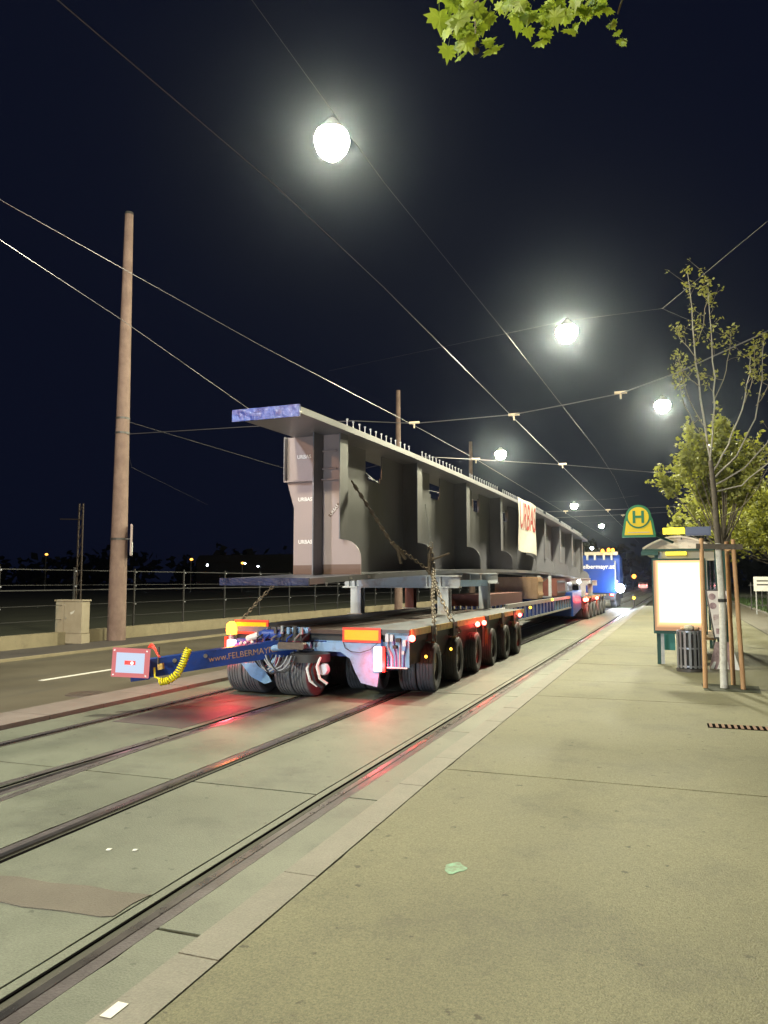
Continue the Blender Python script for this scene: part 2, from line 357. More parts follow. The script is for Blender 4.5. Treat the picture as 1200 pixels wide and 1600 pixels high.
trk = struct('tram_track', 'two tram tracks set in pale concrete slabs with grooved rails')
rails = [(-2.63, -1), (-4.07, 1), (-5.37, -1), (-6.82, 1)]     # gauge edge, direction towards track centre
prof = {'fo': .085, 'h': .07, 'g': .045, 'l': .022, 'fi': .06}
def strip(x0, x1, z0, z1, mname, name='rail'):
    b = MB()
    ys = [-14, 6, 400]
    for i in range(2): b.box(x0, x1, ys[i], ys[i + 1], z0, z1)
    return b.build(name, mname, trk, bend=True)
def ragged(x0, x1, y0, y1, amp=.0045, st=.16, left=True, right=True):
    if y0 > 14 or y1 < -1: return [(x0, y0), (x1, y0), (x1, y1), (x0, y1)]
    nx, ny = max(1, int((x1 - x0) / st)), max(1, int((y1 - y0) / st))
    j = lambda: rnd.uniform(-1, 1) * amp * (2.2 if rnd.random() < .08 else .7)
    p = [(x0 + (x1 - x0) * i / nx, y0 + abs(j())) for i in range(nx)]
    p += [(x1 - (abs(j()) if right else 0), y0 + (y1 - y0) * i / ny) for i in range(ny)]
    p += [(x1 - (x1 - x0) * i / nx, y1 - abs(j())) for i in range(nx)]
    p += [(x0 + (abs(j()) if left else 0), y1 - (y1 - y0) * i / ny) for i in range(ny)]
    return p
spans = []
for X, s in rails:
    def S(a, b): return (min(X + s * a, X + s * b), max(X + s * a, X + s * b))
    strip(*S(-.13, -.052), -.03, -.003, 'rail_filler', 'joint_filler')
    strip(*S(-.05, 0), -.03, .002, 'rail_steel', 'rail')
    strip(*S(0, .068), -.060, -.013, 'groove', 'groove')
    strip(*S(.068, .080), -.03, -.004, 'groove', 'rail_lip')
    if X == -2.63: strip(*S(.082, .145), -.03, -.002, 'track_concrete', 'joint_filler')
    spans.append(S(-.135, .158 if X == -2.63 else .081))
spans.sort()
edges = [-7.50]
for a, b in spans: edges += [a, b]
edges += [-2.07]
JY = [-12 + 6 * i for i in range(13)]
for k in range(0, len(edges), 2):
    x0, x1 = edges[k], edges[k + 1]
    js = list(JY)
    MB().box(x0, x1, -12, 60, -.034, -.0125).build('slab_bedding', 'joint_mid', trk, bend=True)
    if k == len(edges) - 2: js = [-12, -6, 0, 3.46] + [6 + 3 * i for i in range(19)]
    for i in range(len(js) - 1):
        g = .011
        dz = rnd.uniform(-.002, .002)
        MB().prism(ragged(x0, x1, js[i] + g, js[i + 1] - g), -.011, -.001 + dz, 'xy').build('concrete_slab', 'track_concrete', trk, bend=True)
    MB().box(x0, x1, js[-1] + g, 400, -.032, -.001).build('concrete_slab', 'track_concrete', trk, bend=True)
# switch blades peeling off the third rail
for pts, nm in (([(-5.33, 7.9), (-5.28, 6.9), (-5.13, 4.96), (-4.93, 2.6)], 'switch_rail'), ([(-5.42, 7.6), (-5.47, 6.2), (-5.55, 4.6), (-5.70, 2.6)], 'switch_rail')):
    MB().tube([(x, y, -.012) for x, y in pts], .02, 6).build(nm, 'rail_steel', trk)
    b = MB()
    for i in range(3):
        (x0, y0), (x1, y1) = pts[i], pts[i + 1]
        b.bar((x0, y0, -.0005), (x1, y1, -.0005), .085, .006)
    b.build('switch_filler', 'rail_filler', trk)
# patches of asphalt
def sheet(name, poly, z, m, parent, th=.004, bend=True, label=None):
    return MB().prism(poly, z - th, z, 'xy').build(name, m, parent, bend=bend, label=label)
sheet('asphalt_patch', [(-6.66, 8.15), (-6.3, 8.13), (-5.9, 8.11), (-5.55, 8.05), (-5.54, 8.6), (-5.53, 9.75), (-5.8, 9.79), (-6.05, 9.8), (-6.08, 9.66), (-6.1, 9.55), (-6.4, 9.56), (-6.66, 9.6)], .003, 'patch_asphalt', trk, label='dark asphalt patch between the left rails')
sheet('asphalt_patch', [(-3.86, 3.43), (-3.6, 3.44), (-3.35, 3.425), (-3.1, 3.46), (-2.86, 3.47), (-2.80, 3.5), (-2.81, 3.66), (-2.79, 3.80), (-3.0, 3.77), (-3.2, 3.785), (-3.45, 3.74), (-3.7, 3.75), (-3.87, 3.71)], .003, 'patch_brown', trk, label='brown asphalt strip across the near track')
for cx, cy in ((-3.35, 4.35), (-3.52, 4.30)):
    sheet('paper_scrap', [(cx, cy), (cx + .025, cy + .01), (cx + .02, cy + .04), (cx - .01, cy + .03)], .004, 'paint_white', trk, label='tiny white scrap on the concrete')

pav = struct('pavement', 'olive grey platform pavement in large asphalt panels')
pj = [-12, -7.2, -2.6, 2.0, 6.6, 11.2, 13.1, 15.8, 20.4, 25, 29.6, 34.2, 38.8, 43.4, 48, 54]
for i in range(len(pj) - 1):
    g = .007
    b = MB(); b.prism(ragged(-1.844, 2.6, pj[i] + g, pj[i + 1] - g, .006), .1440, .148 + rnd.uniform(-.001, .001), 'xy'); b.build('paving_panel', 'platform_asphalt', pav, bend=True)
MB().box(-1.849, 2.59, -12, 54, -.03, .1435).build('panel_bedding', 'joint_mid', pav, bend=True)
sheet('spray_mark', [(-1.17 + .062 * math.cos(t) * (1 + .18 * math.sin(3 * t + 1)), 4.38 + .082 * math.sin(t) * (1 + .22 * math.cos(4 * t))) for t in [i * math.pi / 9 for i in range(18)]], .1512, 'spray_green', pav, .001, label='pale green spray paint blot on the pavement')
ks = struct('platform_kerb', 'pale kerb stones along the platform edge')
for i in range(64):
    y = -9 + i; dz = rnd.uniform(-.0015, .0015); dx = rnd.uniform(-.002, .002)
    MB().box(-2.055 + dx, -1.850, y + .004, y + .996, -.03, .150 + dz).build('kerb_stone', 'kerb_stone', ks, bend=True)
sheet('painted_dash', [(-2.035, 2.48), (-1.985, 2.48), (-1.985, 2.585), (-2.035, 2.585)], .1530, 'paint_white', ks, .001, bend=False, label='small white painted rectangle on the kerb')
# drain grating: bars across a recessed frame
dr = thing('drain_grating', 'rusty drain grating in the pavement at the right edge', 'drain', (0.85, 9.55, .15))
MB().box(-.45, .45, -.13, .13, -.002, .003).build('frame', 'groove', dr)
for i in range(14):
    MB().box(-.43 + i * .064, -.40 + i * .064, -.115, .115, .003, .008).build('grate_bar', 'rust_iron', dr)

rk = struct('road_kerb', 'low wide kerb between the tram tracks and the road')
for i in range(68):
    y = -9 + i; dz = rnd.uniform(-.003, .003)
    MB().box(-8.22 - .0, -7.515, y + .006, y + .994, -.20, .055 + dz).build('kerb_stone', 'kerb_pink', rk, bend=True)
MB().box(-14.0, -8.23, -14, 400, -.28, -.004).build('road', 'road_asphalt', bend=True)['kind'] = 'structure'
for i in range(12):
    y = 11.0 + i * 9 - 9
    o = MB().box(-10.66, -10.54, y, y + 3.4, -.003, .003).build('lane_marking', 'paint_white', bend=True); o['kind'] = 'structure'
MB().box(-14.16, -14.01, -14, 400, -.28, .05).build('roadside_kerb', 'wall_concrete', bend=True)['kind'] = 'structure'
MB().box(-15.86, -14.17, -14, 400, -.28, .04).build('footpath', 'side_asphalt', bend=True)['kind'] = 'structure'
MB().box(-300, -16.25, -100, 700, -.28, -.06).build('field', 'soil')['kind'] = 'structure'
MB().box(2.605, 4.35, -14, 400, -.28, -.004).build('side_road', 'road_asphalt', bend=True)['kind'] = 'structure'
MB().box(4.36, 4.50, -14, 400, -.28, .08).build('verge_kerb', 'kerb_stone', bend=True)['kind'] = 'structure'
MB().box(4.51, 60, -14, 400, -.28, .05).build('verge', 'soil', bend=True)['kind'] = 'structure'
b = MB()
for i in range(7000):
    y = 22 + 60 * rnd.random() ** 1.3; x = 4.6 + rnd.random() * 7; h = rnd.uniform(.12, .34); a = rnd.random() * 6.28; w = .05
    n = len(b.v); dx, dy = math.cos(a) * w, math.sin(a) * w
    b.v += [(x - dx, y - dy, .05), (x + dx, y + dy, .05), (x + rnd.uniform(-.1, .1), y + rnd.uniform(-.1, .1), .05 + h)]; b.f.append((n, n + 1, n + 2))
g_ = b.build('grass', 'grass', bend=True); tag(g_, 'unmown green grass on the verge right of the shelter', 'grass', kind='stuff')
mh = thing('manhole_cover', 'dark round manhole cover in the road beside the low kerb', 'manhole', (-8.62, 9.95, 0))
MB().lathe([(1e-4, .006), (.30, .006), (.31, -.003)], 28, axis='z').build('cover', 'iron', mh)
b = MB()
for r0 in (.10, .18, .26): b.lathe([(r0, .0062), (r0, .010), (r0 + .03, .010), (r0 + .03, .0062)], 28, axis='z')
b.build('ribs', 'iron', mh)

# low wall with fence
lw = thing('low_wall', 'low concrete wall running along the far footpath under the fence', 'wall')
for i in range(30):
    y = -6 + i * 4.0
    MB().box(-16.2, -15.9, y + .008, y + 3.992, -.28, .36 + rnd.uniform(-.006, .006)).build('wall_block', 'wall_concrete', lw, bend=True)
fn = thing('rail_fence', 'dark post and rail fence standing on the low wall', 'fence')
for i in range(26):
    y = 7.2 + i * 2.63
    p = MB().box(-16.07, -16.03, y - .02, y + .02, .36, 2.16); p.build('post', 'black', fn, bend=True)
    for z in (2.05, 1.62, 1.05): MB().ball((-15.99, y, z), .026, 6).build('clamp', 'stud_steel', fn, bend=True)
for z, w in ((2.08, .022), (1.66, .012), (1.52, .028), (1.1, .012), (.7, .012)):
    b = MB(); b.box(-16.05 - w / 2, -16.05 + w / 2, -6, 6, z - w / 2, z + w / 2); b.box(-16.05 - w / 2, -16.05 + w / 2, 6, 76, z - w / 2, z + w / 2)
    b.build('rail', 'black', fn, bend=True)

# street cabinet
cb = thing('street_cabinet', 'beige electrical cabinet against the low wall beside the pole', 'cabinet', (-15.72, 17.50, .04), R(8))
MB().box(-.43, .43, -.20, .20, 0, .26).build('plinth', 'cabinet', cb)
MB().prism(chamfer_poly(.41, .455, .02), -.19, .19, 'xz').build('body', 'cabinet', cb).location = (0, 0, .715)
MB().box(-.44, .44, -.215, .215, 1.17, 1.21).build('roof', 'cabinet', cb)
b = MB(); b.box(-.39, -.135, -.203, -.192, .29, 1.14); b.build('door', 'cabinet', cb)
b = MB(); b.box(-.12, .39, -.203, -.192, .29, 1.14); b.build('door', 'cabinet', cb)
MB().prism([(.08, .80), (.16, .84), (.20, .92), (.12, .88), (.06, .86)], -.206, -.2035, 'xz').build('sticker', 'paint_white', cb, label='small torn white sticker')
MB().lathe([(1e-4, -.215), (.018, -.215), (.018, -.2035)], 10, (-.07, 0, .70), 'y').build('lock', 'galv', cb)

# concrete mast with sign
pm = thing('concrete_mast', 'tall tapering concrete overhead line mast rising past the cabinet', 'mast', (-15.28, 18.83, .04))
b = MB(); b.tube([(0, 0, -.3), (0, 0, .02), (0, 0, 13.05)], [.27, .27, .125], 20); b.build('shaft', 'pole_concrete', pm, smooth=True)
MB().tube([(0, 0, 13.05), (0, 0, 13.13)], [.135, .12], 20).build('cap', 'dark_metal', pm)
for z in (6.6, 6.15, 2.95):
    r_ = .27 - z * .0111 + .012
    MB().lathe([(r_ - .02, z), (r_, z), (r_, z + .06), (r_ - .02, z + .06)], 20, axis='z').build('band', 'dark_metal', pm)
sg = MB().box(-.022, .022, -.30, .30, 2.48, 3.40).build('sign_plate', 'plate_pink', pm, label='narrow pinkish sign plate seen edge on')
sg.location = (.44, 0, 0); sg.rotation_euler = (0, 0, R(36))
MB().box(.026, .034, -.27, .27, 2.5, 2.88).build('sign_face', 'white_paint', sg)
MB().bar((.2, 0, 2.98), (.44, 0, 2.98), .03).build('bracket', 'galv', pm)

# other masts
def mast(x, y, h, r, lab, m='pole_concrete'):
    t = thing('concrete_mast', lab, 'mast', (x, y, 0), group='masts carrying the overhead line')
    MB().tube([(0, 0, -.3), (0, 0, h)], r, 12, r * .5).build('shaft', m, t, smooth=True)
    MB().lathe([(r * .6, h * .5), (r * .82, h * .5), (r * .82, h * .5 + .08), (r * .6, h * .5 + .08)], 12, axis='z').build('band', 'dark_metal', t)
    return t
pm['group'] = 'masts carrying the overhead line'
mast(-14.35, 41.8, 12.9, .24, 'nearer of two dark masts rising behind the bridge girder')
mast(-17.4, 72.4, 15.3, .30, 'farther and shorter looking mast behind the girder studs')
mast(3.9, 16.2, 8.2, .12, 'slim mast out of frame right holding the first span wire')
mast(4.6, 36.0, 8.2, .12, 'slim mast behind the right hand trees holding the second span wire')
lt = thing('lattice_mast', 'faint lattice signal mast in the dark yard left of the concrete mast', 'mast', (-29.5, 33.2, -.06))
b = MB()
for sx in (-.16, .16): MB().bar((sx, 0, 0), (sx * .8, 0, 6.0), .06).build('chord', 'iron', lt)
for i in range(12): b.bar((-.15, 0, i * .5), (.15, 0, i * .5 + .5), .03)
b.build('lacing', 'iron', lt)
MB().bar((-1.4, 0, 5.2), (.1, 0, 5.15), .05).build('arm', 'iron', lt)

# ------------------------------------------------------------------ OVERHEAD WIRES
def sag(a, b, s, n=14):
    a = Vector(a); b = Vector(b)
    return [tuple(a.lerp(b, i / n) - Vector((0, 0, 4 * s * (i / n) * (1 - i / n)))) for i in range(n + 1)]
def wire(name, pts, r, lab, cat='wire', grp='overhead tram wires', m='wire'):
    o = MB().tube(pts, r * .6, 5).build(name, m); return tag(o, lab, cat, grp)
wire('contact_wire', [(-4.12, -6, 6.06), (-4.04, 4.12, 6.0), (-3.80, 7.0, 6.0), (-3.69, 10.1, 6.0), (-3.56, 19.2, 5.98), (-3.46, 27.4, 6.0), (-3.16, 48.9, 6.0), (-2.6, 90, 6.0)], .009, 'contact wire over the near track, crossing both span wires')
wire('contact_wire', [(-6.9, -6, 6.05), (-6.83, 6.25, 6.0), (-6.79, 8.5, 6.0), (-6.72, 11.9, 6.0), (-6.5, 16.1, 6.0), (-6.3, 19.7, 6.0), (-6.05, 26.3, 6.0), (-5.7, 48, 6.0), (-5.0, 90, 6.0)], .008, 'contact wire over the far track, in front of the tall mast top')
wire('feeder_wire', [(-6.6, 1, 6.1), (-7.65, 7.03, 6.0), (-8.17, 9.97, 6.0), (-9.46, 16.1, 6.0), (-11.5, 27, 6.2), (-14.3, 41.8, 6.9)], .008, 'lowest wire on the left running down behind the girder end')
wire('feeder_wire', [(-4.1, -6, 8.0), (-3.95, 10.84, 8.0), (-3.58, 18.8, 8.0), (-2.89, 36.9, 8.0), (-2.66, 47.6, 8.0), (-2.4, 70, 7.2)], .006, 'thin feeder wire hanging from the largest lamp down the street', m='dark_metal')
def spanwire(pts, lab, nodes):
    t = thing('span_wire', lab, 'wire', group='span wires across the street')
    MB().tube(pts, .012, 6).build('cable', 'wire', t)
    for n in nodes:
        a = MB(); a.tube([(n[0] - .14, n[1], n[2] + .03), (n[0] + .14, n[1], n[2] + .03)], .035, 8); a.tube([(n[0], n[1], n[2] + .02), (n[0], n[1], n[2] - .12)], .022, 6)
        a.build('insulator', 'insulator', t)
    return t
spanwire([(-15.2, 18.8, 6.18), (-11, 18.8, 6.12), (-7.8, 18.9, 6.08), (-6.36, 19.9, 6.10), (-3.6, 19.7, 6.1), (-2.1, 19.1, 6.13), (-.84, 18.5, 6.12 + .03), (.4, 16.88, 6.12), (1.83, 14.9, 6.2), (3.9, 16.2, 7.6)], 'nearest span wire with two brass insulators, above the girder', [(-6.33, 19.8, 6.07), (-3.57, 19.7, 6.07), (-.84, 18.5, 6.14)])
spanwire([(-14.4, 41.8, 6.5), (-11, 27.6, 6.12), (-7.97, 25.3, 6.1), (-6.4, 26.5, 6.1), (-3.48, 28.95, 6.1), (-.37, 32.2, 6.1), (4.6, 36, 6.4)], 'second span wire just above the studs with pale insulators', [(-6.2, 26.6, 6.08), (-3.45, 28.9, 6.08)])
spanwire([(-14, 50, 6.6), (-9, 48.5, 6.1), (-5, 48, 6.05), (-3, 48, 6.05), (4.5, 49, 6.3)], 'third span wire far down the street above the far lamps', [(-5.6, 48, 6.03), (-3.1, 48, 6.03)])
spanwire([(-14.4, 41.8, 7.4), (-8, 62, 6.8), (5, 66, 7.4)], 'faint farthest span wire near the end of the street', [(-3, 64, 7.0)])
wire('stay_wire', [(-15.2, 18.8, 6.2), (-19, 24, 6.1), (-26, 40, 6.4)], .008, 'faint stay wire leaving the tall mast to the dark yard', grp='stay wires', m='dark_metal')
wire('stay_wire', [(-15.2, 18.8, 6.6), (-14.6, 30, 6.4), (-14.3, 41.8, 6.6)], .008, 'faint stay wire from the tall mast to the next mast', grp='stay wires', m='dark_metal')
wire('lamp_wire', [(4.5, 17, 10.9), (.2, 26.5, 10.8), (-2.93, 26.5, 10.75), (-13.5, 30, 10.9)], .006, 'thin wire carrying the second lamp, forked at the right tree', grp='lamp wires', m='dark_metal')
wire('lamp_wire', [(.2, 26.5, 10.8), (3.4, 27, 9.0), (4.6, 36, 8.1)], .006, 'thin branch wire sloping from the lamp wire into the tree', grp='lamp wires', m='dark_metal')

# ------------------------------------------------------------------ STREET LAMPS (hung on wires)
def lampmat(c, L_):
    k = 'lamp_%d_%d' % (int(L_), int(c[2] * 100))
    if k not in MATS:
        emis(k, c, L_); MATS[k].cycles.emission_sampling = 'FRONT'
    return k
def street_lamp(loc, lab, power=None, colr=(1.0, .95, .66), wirespan=True, r=.24):
    t = thing('street_lamp', lab, 'street lamp', loc, group='street lamps hung over the road')
    MB().lathe([(1e-4, .30), (.08, .29), (.13, .22), (r * .62, .14), (r * .9, .0), (r * .88, .0), (.1, .10)], 20, axis='z').build('housing', 'galv', t, smooth=True)
    area = 2 * math.pi * r * .42
    L_ = (power or 1500) * 1.3 / (math.pi * area)
    MB().lathe([(r * .88, .0), (r, -.10), (r * .98, -.22), (r * .8, -.38), (r * .45, -.49), (1e-4, -.53)], 12, axis='z').build('lamp_glass', lampmat(colr, L_), t)
    MB().tube([(0, 0, .2), (0, 0, .36)], .02, 6).build('hanger', 'dark_metal', t)
    if wirespan: MB().tube(sag((-7, 0, .75), (7, 0, .75), .39), .007, 4).build('carrier_wire', 'dark_metal', t)
    return t
ROW = [((-5.86, 13.1, 10.5), 'largest and brightest street lamp, high above the trailer', LAMP_W * .85),
       ((-2.93, 26.5, 10.5), 'second brightest street lamp, right of the largest one', LAMP_W * 1.35),
       ((.15, 39.4, 10.5), 'third street lamp just left of the young tree', LAMP_W * 1.1),
       ((2.7, 52.9, 10.5), 'small lamp seen through the young tree beside its trunk', LAMP_W * .7),
       ((-10.2, 51.1, 10.5), 'street lamp above the middle of the girder top', LAMP_W * .8),
       ((-9.48, 89.4, 10.5), 'small double glowing lamp above the girder far end', LAMP_W * .6),
       ((-9.0, 123.6, 10.5), 'tiny far lamp above the truck roof', None),
       ((10.8, 105.3, 10.5), 'tiny lamp among the foliage at the right edge', None),
       ((-7.3, -2.6, 10.5), 'warm street lamp behind the camera over the far track', LAMP_W * 1.1)]
for l, lab, p in ROW: street_lamp(l, lab, p, wirespan=(l[1] > 60), r=.34 if l[1] < 20 else .36)
street_lamp((-11.0, 2.2, 10.5), 'added cool white lamp, unseen, outside the left edge over the road', LAMP_W * .6, (.72, .88, 1.0), False)  # added unseen lamp, puts cool light on rear tyres and tracks
t = street_lamp((-14.6, -6, 8.2), 'sodium street lamp behind the camera at the far footpath', 2600, (1.0, .56, .28), False)
for (x, y, z, lab) in ((-105.3, 110, 6.6, 'orange lamp in the distant yard left of the cabinet'), (-74.5, 110, 5.4, 'orange lamp in the distance right of the tall mast'), (-64.7, 110, 4.7, 'orange lamp in the distance beside the girder end')):
    t = thing('yard_lamp', lab, 'street lamp', (x, y, 0), group='orange lamps in the distant yard')
    MB().tube([(0, 0, 0), (0, 0, z - .1)], .08, 6).build('pole', 'dark_metal', t)
    MB().ball((.1, 0, z), .28, 8, .7).build('lamp_head', 'e_sodium', t)
for (x, y, z, lab) in ((-76.5, 118, 4.6, 'lowest tiny white light in the dark yard, left of the others'), (-70, 120, 4.9, 'tiny white light nearest the girder foot'), (-73, 130, 4.6, 'middle one of three tiny white lights far left')):
    o = MB().ball((x, y, z), .16, 6).build('window_light', 'e_white'); tag(o, lab, 'light', 'tiny white lights far left')

# ------------------------------------------------------------------ TRAILER MODULES
def tyre_mesh():
    r, w = .385, .140
    p = [(.225, -w * .80), (.30, -w), (.345, -w * 1.0), (.372, -w * .93), (r, -w * .72)]
    for c in (-.5, -.17, .17, .5):
        p += [(r, w * (c - .07)), (r - .012, w * (c - .05)), (r - .012, w * (c + .05)), (r, w * (c + .07))]
    p += [(r, w * .72), (.372, w * .93), (.345, w), (.30, w), (.225, w * .80)]
    return MB().lathe(p, 30, axis='x').mesh('tyre', 'tyre', smooth=True)
def rim_mesh():
    b = MB()
    b.lathe([(.228, -.09), (.228, .095), (.214, .098), (.205, .05), (.15, .028), (.145, .05), (.09, .055), (.085, .09), (1e-4, .092)], 24, axis='x')
    b.lathe([(.228, -.09), (.214, -.098), (.205, -.05), (.15, -.028), (.09, -.055), (1e-4, -.06)], 24, axis='x')
    for i in range(8):
        a = i * math.pi / 4; b.tube([(.03, .118 * math.cos(a), .118 * math.sin(a)), (.052, .118 * math.cos(a), .118 * math.sin(a))], .011, 6)
    return b.mesh('wheel', 'rim', smooth=True)
TY, RM = tyre_mesh(), rim_mesh()
def wheel(parent, x, y, steer=0, flip=1, cx=0, cy=0):
    a = steer
    px = cx + (x - cx) * math.cos(a) - (y - cy) * math.sin(a); py = cy + (x - cx) * math.sin(a) + (y - cy) * math.cos(a)
    w = link('wheel', RM, parent, (px, py, .385), a + (0 if flip > 0 else math.pi))
    link('tyre', TY, w)
PEND = None
def pendulum_mesh():
    b = MB()      # swing arm hung from the deck, origin at wheel centre, forward arm
    b.prism([(-.16, -.04), (.16, .0), (.72, .26), (.75, .42), (.30, .44), (-.12, .14)], -.10, .10, 'yz')
    b.tube([(-.64, 0, 0), (.64, 0, 0)], .075, 10)
    b.prism([(.35, .38), (.72, .38), (.72, .45), (.35, .45)], -.28, .28, 'yz')
    b.tube([(.13, .06, .10), (.13, .60, .40)], .045, 8)
    return b.mesh('swing_arm', 'trailer_light')
PM = pendulum_mesh()
b = MB(); b.box(-.03, .03, -.05, .05, -.22, .22); b.box(-.012, .012, -.03, .03, -.40, -.22); HANG = b.mesh('bracket', 'tan_paint')
REDL = MB().ball((0, 0, 0), .050, 10).mesh('side_lamp', 'e_red')
AMBL = MB().ball((0, 0, 0), .024, 8).mesh('marker_lamp', 'e_amber')
def module(name, lab, loc, rz, near):
    t = thing(name, lab, 'trailer', loc, rz, 'heavy load trailer modules')
    L_ = 9.2; zt = 1.05
    # deck: spine, centre timber bed, two steel side plates
    MB().box(-.45, .45, .10, L_ - .1, .62, zt - .12).build('spine_beam', 'trailer_blue', t)
    MB().box(-1.50, 1.42, .06, L_ - .05, zt - .20, zt - .09).build('deck_frame', 'black', t)
    MB().box(-1.46, -.62, 0, L_, zt - .085, zt).build('deck_plate', 'deck_steel', t)
    MB().box(.62, 1.46, 0, L_, zt - .085, zt).build('deck_plate', 'deck_steel', t)
    n = 22 if near else 8
    for i in range(n):
        y0 = L_ * i / n
        MB().box(-.615, .615, y0 + .008, y0 + L_ / n - .008, zt - .085, zt - .03 + rnd.uniform(-.006, .006)).build('deck_board', 'deck_wood', t)
    for x in (-1.36, 1.30): MB().box(x - .04, x + .04, .1, L_ - .1, .50, zt - .21).build('side_beam', 'black', t)
    # edge rubbing strips
    for (y0, y1) in ((.06, 1.02), (1.32, 2.30), (2.62, 4.75), (5.20, 6.35), (6.75, 7.7), (8.05, L_ - .02)):
        for s in (-1, 1):
            x = 1.462 if s > 0 else -1.482
            MB().box(x, x + .02, y0, y1, zt - .095, zt + .006).build('edge_strip', 'edge_yellow' if y0 < 2.5 or y0 > 5 else 'refl_red' if False else 'edge_yellow', t)
    for k, y in enumerate((1.17, 2.46, 4.97, 6.55, 7.87)):
        for s in (-1, 1):
            MB().box(s * 1.44 - .05, s * 1.44 + .05, y - .13, y + .13, zt - .24, zt - .0).build('lashing_lug', 'black', t)
            if near or s > 0: link('bracket', HANG, t, (s * 1.43, y + .14 - .72 * 0, .66))
    for i in range(6):
        yr = 1.2 + 1.4 * i
        for s in (-1, 1):
            cy = yr if s > 0 else yr - 1.05
            if s < 0 and not near: cy = yr
            st = R((6 - i * 1.0) if near else 0) * (1 if s > 0 else -.6)
            a = link('swing_arm', PM, t, (s * .79, cy, .385), (st if s > 0 or not near else st))
            for dx in (-.585, -.292, .292, .585): wheel(t, s * .79 + dx, cy, st, 1 if dx > 0 else -1, s * .79, cy)
    if near:
        for y in (-.03, 4.0, 4.55, 8.4): 
            l = link('side_lamp', REDL, t, (1.505, y + .03, .93)); point('glow', (.08, 0, 0), 5, (1, .04, .03), .03, l)
        for y, z in ((.72, .60), (2.15, .60)): link('marker_lamp', AMBL, t, (1.49, y, z))
        for y in (4.0, 4.55): MB().bar((1.48, y + .03, .92), (1.48, y + .03, .45), .012).build('lamp_stem', 'galv', t)
    else:
        for y in (.0, .62, 4.6):
            l = link('side_lamp', REDL, t, (1.50, y, .92)); l.scale = (1.8,) * 3; point('glow', (.12, -.05, 0), 22, (1, .05, .04), .05, l)
    return t
near = module('trailer_module', 'near trailer module with reflector boards and blue drawbar carrying the girder end', (-5.03, 10.90, 0), R(-.65), True)
far = module('trailer_module', 'far trailer module behind the blue truck under the girder far end', (-4.95, 36.3, 0), R(-1.9), False)

# rear end of the near module
def part(n, b, m, **k): return b.build(n, m, near, **k)
def refl(x0, x1, z0, z1, y):
    o = part('reflector_board', MB().box(x0, x1, y, y + .02, z0, z1), 'refl_red')
    bw = .035
    MB().box(x0 + bw, x1 - bw, y - .006, y - .001, z0 + bw, z1 - bw).build('yellow_field', 'refl_yellow', o)
    return o
refl(.40, 1.02, .85, 1.07, -.03)
refl(-1.52, -.90, .93, 1.15, .01)
part('rear_beam', MB().box(-.10, 1.10, .04, .16, .72, .86), 'trailer_light')
part('rear_fairing', MB().prism([(-.10, .84), (1.02, .84), (1.02, .62), (.96, .20), (.70, .25), (.60, .42), (.52, .60), (.36, .70), (.10, .70), (-.10, .60)], -.02, .03, 'xz'), 'trailer_light')
tl = part('tail_lamp', MB().prism(chamfer_poly(.065, .185, .015), -.07, -.02, 'xz'), 'e_tailwhite'); tl.location = (.985, 0, .615)
point('glow', (.02, -.14, -.10), 36, (1, .05, .07), .06, tl)
part('tail_lamp_shroud', MB().box(1.055, 1.10, -.06, .02, .43, .80), 'refl_red')
tl = part('tail_lamp', MB().prism(chamfer_poly(.075, .12, .015), -.07, -.02, 'xz'), 'e_tailwhite'); tl.location = (-1.52, -.02, .72)
point('glow', (.0, -.16, -.05), 60, (1, .05, .07), .06, tl)
part('tail_lamp_shroud', MB().box(-1.64, -1.60, -.08, .02, .62, .88), 'refl_red')
bcn = part('beacon', MB().lathe([(.085, .0), (.095, .06), (.085, .16), (.04, .20), (1e-4, .205)], 14, (-1.56, .0, .92), 'z'), 'e_orange', smooth=True)
point('glow', (-1.56, -.12, 1.05), 9, (1, .35, .05), .06, bcn)
part('beacon_base', MB().tube([(-1.56, 0, .84), (-1.56, 0, .92)], .06, 10), 'galv')
# valve cabinet with pipes at the right rear corner
part('valve_plate', MB().box(1.10, 1.46, .0, .02, .50, 1.0), 'trailer_light')
for i in range(5):
    x = 1.14 + i * .06
    part('hydraulic_pipe', MB().tube([(x, -.02, .50), (x, -.02, .66), (x - .10 + i * .035, -.025, .80), (x - .1 + i * .035, -.02, .90)], .009, 6), 'stud_steel' if i % 2 else 'trailer_blue')
for (x, z, w, h) in ((1.13, .93, .05, .12), (1.20, .93, .05, .10), (1.30, .90, .07, .06), (1.40, .86, .05, .09), (1.25, .80, .06, .05), (1.38, .72, .04, .05)):
    part('valve', MB().prism(chamfer_poly(w / 2, h / 2, .008), -.06, .0, 'xz'), 'galv' if w < .06 else 'black').location = (x, 0, z)
part('mud_rail', MB().box(1.12, 1.44, -.03, -.01, .485, .505), 'white_paint')
